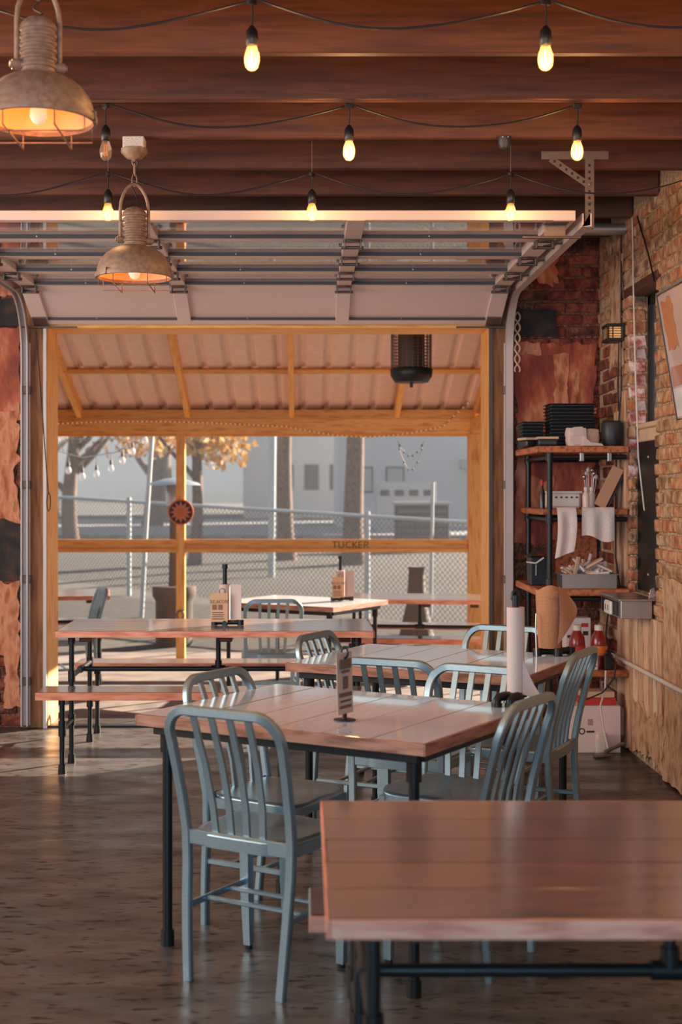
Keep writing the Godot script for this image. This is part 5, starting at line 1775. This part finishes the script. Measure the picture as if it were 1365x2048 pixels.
	for i in 2:
		var o := bottle("ketchup_bottle", ["ketchup bottle with a white cap, left of the pair", "ketchup bottle with an orange label, right of the pair"][i], "bottle", Vector3(1.588 + i * 0.127, 0.479, -8.16), [Vector2(0, 0), Vector2(0.045, 0.0), Vector2(0.048, 0.02), Vector2(0.042, 0.08), Vector2(0.048, 0.13), Vector2(0.042, 0.18), Vector2(0.024, 0.212), Vector2(0.021, 0.222)], M.ketchup, 0.218, 0.0255, 0.032, M.cap_white, "ketchup bottles")
		part(o, "label_patch", MB.new().lathe([Vector2(0.0475, 0.075 + 0.0), Vector2(0.0445, 0.085), Vector2(0.0495, 0.125), Vector2(0.0475, 0.13)], 24), M.mustard if i == 1 else M.red_ink)
	var cad := thing("cutlery_caddy", "white perforated cutlery caddy below the ketchup bottles", "caddy", Vector3(1.655, 0.479, -8.06))
	part(cad, "tub", MB.new().box(Vector3(0, 0.05, 0), Vector3(0.062, 0.1, 0.05), Basis(), 0.006), M.cap_white)
	for i in 3:
		for j in 3:
			part(cad, "hole", MB.new().rod(Vector3(-0.018 + i * 0.018, 0.024 + j * 0.022, 0.0245), Vector3(-0.018 + i * 0.018, 0.024 + j * 0.022, 0.0262), 0.004, 8), M.charcoal)
	var ps := thing("power_adapter", "black power adapter standing beside the white caddy", "adapter", Vector3(1.75, 0.479, -8.07))
	part(ps, "case", MB.new().box(Vector3(0, 0.045, 0), Vector3(0.05, 0.09, 0.045), Basis(), 0.006), M.black_plastic)
	part(ps, "plug", MB.new().box(Vector3(0, 0.1, 0), Vector3(0.03, 0.024, 0.03), Basis(), 0.004), M.black_plastic)
	# below the shelf
	var wb := thing("white_carton", "big white carton with dark marks standing on the floor under the shelf", "carton", Vector3(1.675, 0, -8.16))
	part(wb, "box", MB.new().box(Vector3(0, 0.135, 0), Vector3(0.29, 0.27, 0.2), Basis(), 0.003), M.carton)
	part(wb, "stamp", span(-0.045, -0.015, 0.16, 0.196, 0.10, 0.1015), plain(rgb8(176, 150, 146), 0.8))
	part(wb, "stamp", span(-0.052, -0.006, 0.118, 0.128, 0.10, 0.1015), M.ink)
	part(wb, "stamp", MB.new().lathe([Vector2(0.012, 0), Vector2(0.016, 0.0015), Vector2(0.019, 0)], 16, Transform3D(Basis(Vector3.RIGHT, PI / 2), Vector3(-0.078, 0.125, 0.10))), M.ink)
	var rb := thing("red_folder_box", "flat red and cream box lying on the white carton", "box", Vector3(1.70, 0.271, -8.17))
	part(rb, "tray", MB.new().box(Vector3(0, 0.02, 0), Vector3(0.2, 0.04, 0.16), Basis(), 0.002), M.red_ink)
	part(rb, "lid", MB.new().box(Vector3(0, 0.058, -0.01), Vector3(0.19, 0.034, 0.15), Basis(), 0.002), M.cream)
	single("paper_sheaf", soft_bag(0.05, 0.2, 0.1, 8), M.paper, "sheaf of white papers standing left of the white carton", "papers", Vector3(1.475, 0.0, -8.2))
	single("plastic_bag", soft_bag(0.07, 0.12, 0.05, 12), M.clear_plastic, "small crumpled plastic bag hanging low before the white carton", "bag", Vector3(1.70, 0.0, -8.02))
	var dp := thing("dustpan", "grey dustpan lying on the floor before the white carton", "dustpan", Vector3(1.70, 0.0, -7.93))
	part(dp, "pan", MB.new().box(Vector3(-0.01, 0.014, 0), Vector3(0.10, 0.012, 0.09), Basis(Vector3(0, 0, 1), 0.1), 0.004), M.hinge)
	part(dp, "handle", MB.new().beam(Vector3(0.0, 0.03, 0.0), Vector3(0.12, 0.075, -0.03), 0.03, 0.014, Vector3.UP, 0.004), M.hinge)
	# cords
	single("extension_cord", MB.new().tube([Vector3(1.79, 0.53, -8.03), Vector3(1.77, 0.44, -8.0), Vector3(1.70, 0.36, -7.98), Vector3(1.60, 0.315, -7.99)], 0.005, 6), M.cable, "black cord sagging across the white carton", "cord")
	single("extension_cord", MB.new().tube([Vector3(1.725, 0.48, -8.02), Vector3(1.72, 0.38, -8.01), Vector3(1.69, 0.28, -8.0), Vector3(1.71, 0.15, -8.0), Vector3(1.73, 0.03, -7.97)], 0.0055, 6), M.white_cable, "white cord hanging before the white carton", "cord")

# ------------------------------------------------------------------ on the tables
func letters(parent: Node, text: String, size: float, pos: Vector3, m: Material, serif := true) -> void:
	var t := TextMesh.new()
	var font := SystemFont.new()
	font.font_names = PackedStringArray(["Droid Serif" if serif else "Droid Sans"])
	t.font = font
	t.text = text
	t.font_size = 64
	t.pixel_size = size / 46.0
	t.depth = 0.0008
	part(parent, "lettering", t, m).position = pos

func menu_stand(label: String, pos: Vector3, turn: float) -> void:
	var t := thing("menu_stand", label, "menu stand", pos, turn, "paper roll stands with menu cards")
	var base := MB.new().rod(Vector3(-0.06, 0.016, 0), Vector3(0.09, 0.016, 0), 0.014, 10)
	for x in [-0.06, 0.0, 0.09]:
		base.rod(Vector3(x, 0.0, 0), Vector3(x, 0.03, 0), 0.019, 12)
	base.rod(Vector3(0, 0.016, -0.06), Vector3(0, 0.016, 0.06), 0.014, 10)
	part(t, "pipe_base", base, M.pipe)
	var pole := MB.new().rod(Vector3(0, 0.03, 0), Vector3(0, 0.345, 0), 0.0125, 12)
	pole.rod(Vector3(0, 0.325, 0), Vector3(0, 0.35, 0), 0.0165, 12)
	part(t, "pole", pole, M.pipe)
	part(t, "paper_roll", MB.new().lathe([Vector2(0.013, 0.035), Vector2(0.034, 0.035), Vector2(0.034, 0.235), Vector2(0.013, 0.235)], 24), M.paper)
	var rows := []
	for i in 8:
		var row := []
		for j in 7:
			var a := 0.5 + i * 0.12
			var rr := 0.036 + 0.003 * i
			row.append(Vector3(cos(a) * rr + 0.012 * i, 0.035 + 0.2 * j / 6.0, sin(a) * rr))
		rows.append(row)
	part(t, "paper_end", MB.new().sheet(rows, 0.0012), M.paper)
	var card := part(t, "menu_card", MB.new().box(Vector3(-0.03, 0.105, 0.052), Vector3(0.098, 0.165, 0.003), Basis(), 0.0008), M.menu)
	letters(card, "BEACON", 0.019, Vector3(-0.03, 0.138, 0.0538), M.ink)
	for q in 2:
		part(card, "print_block", span(-0.07 + q * 0.034, -0.043 + q * 0.034, 0.092, 0.122, 0.0535, 0.0541), plain(rgb8(150, 110, 88), 0.8))
	for q in 4:
		part(card, "print_line", span(-0.07, -0.07 + 0.07 - 0.006 * (q % 2), 0.038 + q * 0.012, 0.042 + q * 0.012, 0.0535, 0.0541), M.ink)
	var ring := []
	for q in 16:
		ring.append(Vector3(-0.012 + 0.016 * cos(TAU * q / 16.0), 0.198 + 0.016 * sin(TAU * q / 16.0), 0.050 + 0.004 * sin(TAU * q / 16.0)))
	part(t, "card_ring", MB.new().tube(ring, 0.002, 5, true), M.black_steel)

func build_table_things() -> void:
	menu_stand("paper roll stand with menu card on the far picnic table", Vector3(-0.46, 0.737, -8.06), 0.0)
	menu_stand("paper roll stand with menu card on the porch table", Vector3(0.28, 0.652, -11.0), 0.2)
	# menu clip
	var mc := thing("menu_clip", "small upright menu card in a clip on the nearest cafe table", "menu", Vector3(0.128, 0.771, -4.49), 1.02)
	part(mc, "foot", MB.new().lathe([Vector2(0, 0), Vector2(0.036, 0.0), Vector2(0.036, 0.002), Vector2(0.008, 0.004), Vector2(0.006, 0.012), Vector2(0, 0.012)], 24), M.black_steel)
	part(mc, "clip", MB.new().box(Vector3(0, 0.014, 0), Vector3(0.02, 0.014, 0.008), Basis(), 0.002), M.black_steel)
	var card := part(mc, "card", MB.new().box(Vector3(0.0, 0.118, 0), Vector3(0.098, 0.196, 0.003), Basis(Vector3.RIGHT, -0.03), 0.001), plain(rgb8(190, 172, 160), 0.6))
	for q in [[0.195, 0.165, 0.07], [0.16, 0.152, 0.05], [0.14, 0.10, 0.03], [0.088, 0.075, 0.08], [0.065, 0.058, 0.07], [0.048, 0.038, 0.075]]:
		part(card, "print_block", span(-q[2] / 2, q[2] / 2, q[1], q[0], 0.0035, 0.0045), plain(rgb8(104, 88, 82), 0.7))
	var ring := []
	for q in 16:
		ring.append(Vector3(0.0, 0.215 + 0.017 * sin(TAU * q / 16.0), 0.012 * cos(TAU * q / 16.0)))
	part(mc, "card_ring", MB.new().tube(ring, 0.0035, 6, true), M.black_steel)
	# white paper roll on a pipe stand
	var pt := thing("paper_roll_stand", "tall thin white paper roll on a pipe stand, corner of the nearest cafe table", "paper roll", Vector3(0.725, 0.771, -4.81), 0.0)
	part(pt, "roll", MB.new().lathe([Vector2(0.014, 0.045), Vector2(0.0305, 0.045), Vector2(0.0305, 0.335), Vector2(0.014, 0.335)], 28), M.paper)
	var fl := []
	for i in 12:
		var f := i / 11.0
		var row := []
		for j in 6:
			var g := j / 5.0
			var topy := 0.115 * pow(1.0 - f, 1.4) + 0.006
			row.append(Vector3(0.02 + 0.088 * f, 0.040 - 0.036 * f + (topy) * g * (1.0 - 0.3 * f), 0.024 - 0.006 * sin(f * 3.0) + 0.012 * f))
		fl.append(row)
	part(pt, "paper_end", MB.new().sheet(fl, 0.0012), M.paper)
	var ps := MB.new().rod(Vector3(0, 0.02, 0), Vector3(0, 0.375, 0), 0.0125, 12)
	ps.tube([Vector3(-0.012, 0.36, 0), Vector3(-0.010, 0.385, 0), Vector3(0.0, 0.394, 0), Vector3(0.010, 0.385, 0), Vector3(0.012, 0.36, 0)], 0.006, 8)
	part(pt, "pole", ps, M.pipe)
	var pb := MB.new()
	for s in [[-0.055, 0.03], [-0.01, 0.035], [0.03, -0.05]]:
		var e := Vector3(s[0], 0, s[1])
		pb.tube([e + Vector3(-0.016, 0.0, 0.012), e + Vector3(-0.016, 0.018, 0.012), e + Vector3(-0.008, 0.03, 0.006), e + Vector3(0.012, 0.033, -0.006), Vector3(0.01, 0.033, 0.0)], 0.0155, 12)
		pb.rod(e + Vector3(-0.016, 0.0, 0.012), e + Vector3(-0.016, 0.012, 0.012), 0.0185, 12)
	part(pt, "pipe_base", pb, M.pipe)
	# kraft roll
	var kp := thing("kraft_paper_roll", "brown kraft paper roll on a pipe stand, corner of the farther cafe table", "paper roll", on_table(T2, TURN_2, 0.925, 0.775, 0.771), 0.0)
	part(kp, "roll", MB.new().lathe([Vector2(0.014, 0.032), Vector2(0.050, 0.032), Vector2(0.056, 0.12), Vector2(0.063, 0.285), Vector2(0.06, 0.292), Vector2(0.02, 0.288)], 30), M.kraft)
	var kf := []
	for i in 10:
		var f := i / 9.0
		var row := []
		for j in 8:
			var g := j / 7.0
			var lowy := 0.05 + 0.12 * f
			row.append(Vector3(0.025 + 0.088 * f + 0.008 * sin(g * 3.0), lerpf(lowy, 0.312 - 0.085 * pow(f, 1.5), g), 0.058 - 0.03 * f + 0.012 * sin(f * 4.0 + g * 2.0)))
		kf.append(row)
	part(kp, "paper_end", MB.new().sheet(kf, 0.0015), M.kraft)
	var kt := []
	for i in 9:
		var f := i / 8.0
		var row := []
		for j in 6:
			var g := j / 5.0
			row.append(Vector3(-0.06 + 0.115 * f, 0.285 + 0.03 * sin(f * PI) * (1.0 - g) - 0.05 * g * f, 0.063 * sin(0.3 + f * 2.4) + 0.004 - 0.05 * (1.0 - g) * 0.4))
		kt.append(row)
	part(kp, "paper_fold", MB.new().sheet(kt, 0.0015), M.kraft)
	part(kp, "pole", MB.new().rod(Vector3(0, 0.02, 0), Vector3(0, 0.335, 0), 0.0125, 12).rod(Vector3(0, 0.31, 0), Vector3(0, 0.34, 0), 0.017, 12), M.pipe)
	part(kp, "cutter_rod", MB.new().tube([Vector3(-0.066, 0.0, 0.05), Vector3(-0.07, 0.12, 0.05), Vector3(-0.067, 0.19, 0.045)], 0.0045, 8), M.steel)
	var kb := MB.new().rod(Vector3(-0.07, 0.018, 0.03), Vector3(0.10, 0.018, -0.02), 0.0155, 12)
	for s in [Vector3(-0.06, 0, 0.03), Vector3(0.03, 0, 0.045), Vector3(0.10, 0, -0.02)]:
		kb.rod(s, s + Vector3(0, 0.034, 0), 0.02, 12)
	kb.rod(Vector3(0, 0.018, 0), Vector3(0.03, 0.018, 0.045), 0.0155, 12)
	part(kp, "pipe_base", kb, M.pipe)

# ------------------------------------------------------------------ on the walls and ceiling
func build_wall_things() -> void:
	# steel ledge of the hatch
	var lg := thing("steel_ledge", "stainless steel ledge box under the black hatch", "ledge", Vector3.ZERO)
	part(lg, "box", span(1.70, XR - 0.012, 0.82, 0.918, -8.03, -7.52, MB.new(), 0.003), M.steel)
	part(lg, "top_sheet", span(1.685, XR + 0.05, 0.918, 0.928, -8.06, -7.50, MB.new(), 0.002), M.steel)
	part(lg, "recess", span(1.694, 1.70, 0.832, 0.905, -7.98, -7.58), M.black_steel)
	var oc := part(lg, "outlet_cover", MB.new().box(Vector3(1.686, 0.865, -7.76), Vector3(0.02, 0.075, 0.16), Basis(), 0.008), M.cap_white)
	for q in 2:
		part(oc, "socket_hole", span(1.6745, 1.676, 0.85, 0.88, -7.80 + q * 0.06, -7.785 + q * 0.06), M.charcoal)
	single("folded_receipt", MB.new().prism(PackedVector2Array([Vector2(0, 0), Vector2(0.05, 0.01), Vector2(0.035, 0.055), Vector2(0.01, 0.045)]), 0.004), M.paper, "small folded paper standing on the steel ledge", "paper", Vector3(1.86, 0.929, -7.56), 0.5)
	# conduit along the boards
	single("wall_conduit", MB.new().rod(Vector3(XR - 0.032, 0.525, -8.42), Vector3(XR - 0.032, 0.525, -4.0), 0.0125, 12), M.white_cable, "pale conduit pipe running along the low wall boards", "pipe")
	# louvred sconce
	var sc := thing("wall_sconce", "small dark louvred lantern glowing on the brick wall", "lamp", Vector3(XR - 0.055, 2.44, -8.28))
	part(sc, "case", MB.new().box(Vector3(0.045, 0, 0), Vector3(0.02, 0.10, 0.17), Basis(), 0.003), M.black_steel)
	part(sc, "glow", MB.new().box(Vector3(-0.005, 0, 0), Vector3(0.07, 0.062, 0.14)), M.sconce_glow)
	var bars := MB.new()
	for y in [-0.042, 0.042]:
		bars.box(Vector3(-0.003, y, 0), Vector3(0.095, 0.018, 0.165), Basis(), 0.002)
	for q in 4:
		bars.box(Vector3(-0.006, -0.022 + q * 0.0148, 0.073), Vector3(0.086, 0.004, 0.006))
	for q in [-0.045, -0.018, 0.04]:
		bars.box(Vector3(q, 0, 0.074), Vector3(0.006, 0.075, 0.006))
	for q in [-0.075, -0.025, 0.025, 0.075]:
		bars.box(Vector3(-0.043, 0, q), Vector3(0.006, 0.08, 0.010))
	part(sc, "louvre_frame", bars, M.black_steel)
	omni(Vector3(-0.005, 0, 0.02), 0.012, Color(1, 0.6, 0.3), 0.03, sc)
	# cables on the wall
	single("sconce_cable", MB.new().tube([Vector3(XR - 0.015, 2.39, -8.30), Vector3(XR - 0.02, 2.15, -8.31), Vector3(XR - 0.02, 1.92, -8.29)], 0.0055, 6), M.cable, "black cable dropping from the louvred lantern to the speaker", "cable")
	single("wall_cable", MB.new().tube([Vector3(XR - 0.012, 3.06, -8.26), Vector3(XR - 0.014, 2.6, -8.25), Vector3(XR - 0.016, 2.1, -8.24), Vector3(XR - 0.05, 1.75, -8.22), Vector3(XR - 0.055, 1.4, -8.215), Vector3(XR - 0.058, 1.12, -8.20), Vector3(XR - 0.05, 0.95, -8.12)], 0.005, 6), M.cable, "long black cable running down the wall behind the shelves", "cable")
	single("window_cable", MB.new().tube([Vector3(XR - 0.012, 3.06, -7.98), Vector3(XR - 0.015, 2.66, -7.94), Vector3(XR - 0.012, 2.3, -7.92), Vector3(XR - 0.01, 2.0, -7.89), Vector3(XR - 0.008, 1.7, -7.85), Vector3(XR - 0.006, 1.4, -7.72)], 0.0045, 6), M.white_cable, "pale cable hanging across the small wall window", "cable")
	single("banner_cable", MB.new().tube([Vector3(XR - 0.012, 3.05, -7.86), Vector3(XR - 0.015, 2.8, -7.60), Vector3(XR - 0.02, 2.62, -7.44)], 0.0045, 6), M.cable, "black cable slanting from the joists to the hanging board", "cable")
	single("plug_cable", MB.new().tube([Vector3(1.705, 0.84, -7.86), Vector3(1.70, 0.70, -7.9), Vector3(1.73, 0.60, -7.95), Vector3(1.76, 0.54, -8.02)], 0.005, 6), M.cable, "black cable hanging from the outlet under the steel ledge", "cable")
	# board tilted out from the wall at the right edge
	var bd := thing("hanging_board", "glossy board with coloured patches tilted out from the wall at the right edge", "board", Vector3(1.77, 2.48, -6.52))
	var tilt := Basis(Vector3(0, 0, 1), 0.165)
	part(bd, "panel", MB.new().box(tilt * Vector3(0, -0.31, 0), Vector3(0.012, 0.62, 0.96), tilt, 0.002), coat(plain(rgb8(206, 178, 168), 0.35), 0.8, 0.05))
	part(bd, "tone_patch", MB.new().prism(ragged(-0.44, -0.30, -0.22, 0.0, 0.06, 61, 0.03), 0.002, Transform3D(tilt * Basis(Vector3(0, 0, 1), Vector3(0, 1, 0), Vector3(-1, 0, 0)), tilt * Vector3(-0.008, 0, 0))), coat(plain(rgb8(206, 130, 84), 0.4), 0.8, 0.05))  # coloured patches laid on the panel
	part(bd, "tone_patch", MB.new().prism(ragged(-0.47, -0.46, 0.4, -0.36, 0.03, 62, 0.04), 0.002, Transform3D(tilt * Basis(Vector3(0, 0, 1), Vector3(0, 1, 0), Vector3(-1, 0, 0)), tilt * Vector3(-0.008, 0, 0))), coat(plain(rgb8(190, 120, 96), 0.4), 0.8, 0.05))
	part(bd, "tone_patch", MB.new().prism(ragged(-0.47, -0.61, 0.4, -0.47, 0.01, 63, 0.05), 0.002, Transform3D(tilt * Basis(Vector3(0, 0, 1), Vector3(0, 1, 0), Vector3(-1, 0, 0)), tilt * Vector3(-0.008, 0, 0))), coat(plain(rgb8(228, 222, 220), 0.4), 0.8, 0.05))
	part(bd, "edge_strip", MB.new().box(tilt * Vector3(-0.002, 0.012, 0), Vector3(0.02, 0.012, 0.97), tilt, 0.002), M.galv)
	part(bd, "edge_strip", MB.new().box(tilt * Vector3(-0.002, -0.31, -0.484), Vector3(0.018, 0.63, 0.008), tilt, 0.002), M.charcoal)
	# round sensor on a joist
	var sn := thing("ceiling_sensor", "small dark round sensor fixed to a joist", "sensor", Vector3(0.888, JOIST_Y - 0.025, -6.22))
	part(sn, "body", MB.new().lathe([Vector2(0, -0.03), Vector2(0.022, -0.026), Vector2(0.03, -0.006), Vector2(0.03, 0.025), Vector2(0, 0.025)], 20), M.charcoal)
	for s: float in [-1.0, 1.0]:
		part(sn, "screw", MB.new().lathe([Vector2(0, 0.002), Vector2(0.003, 0)], 6, Transform3D(Basis(Vector3.RIGHT, PI / 2), Vector3(s * 0.012, 0.018, 0.03))), M.cap_white)
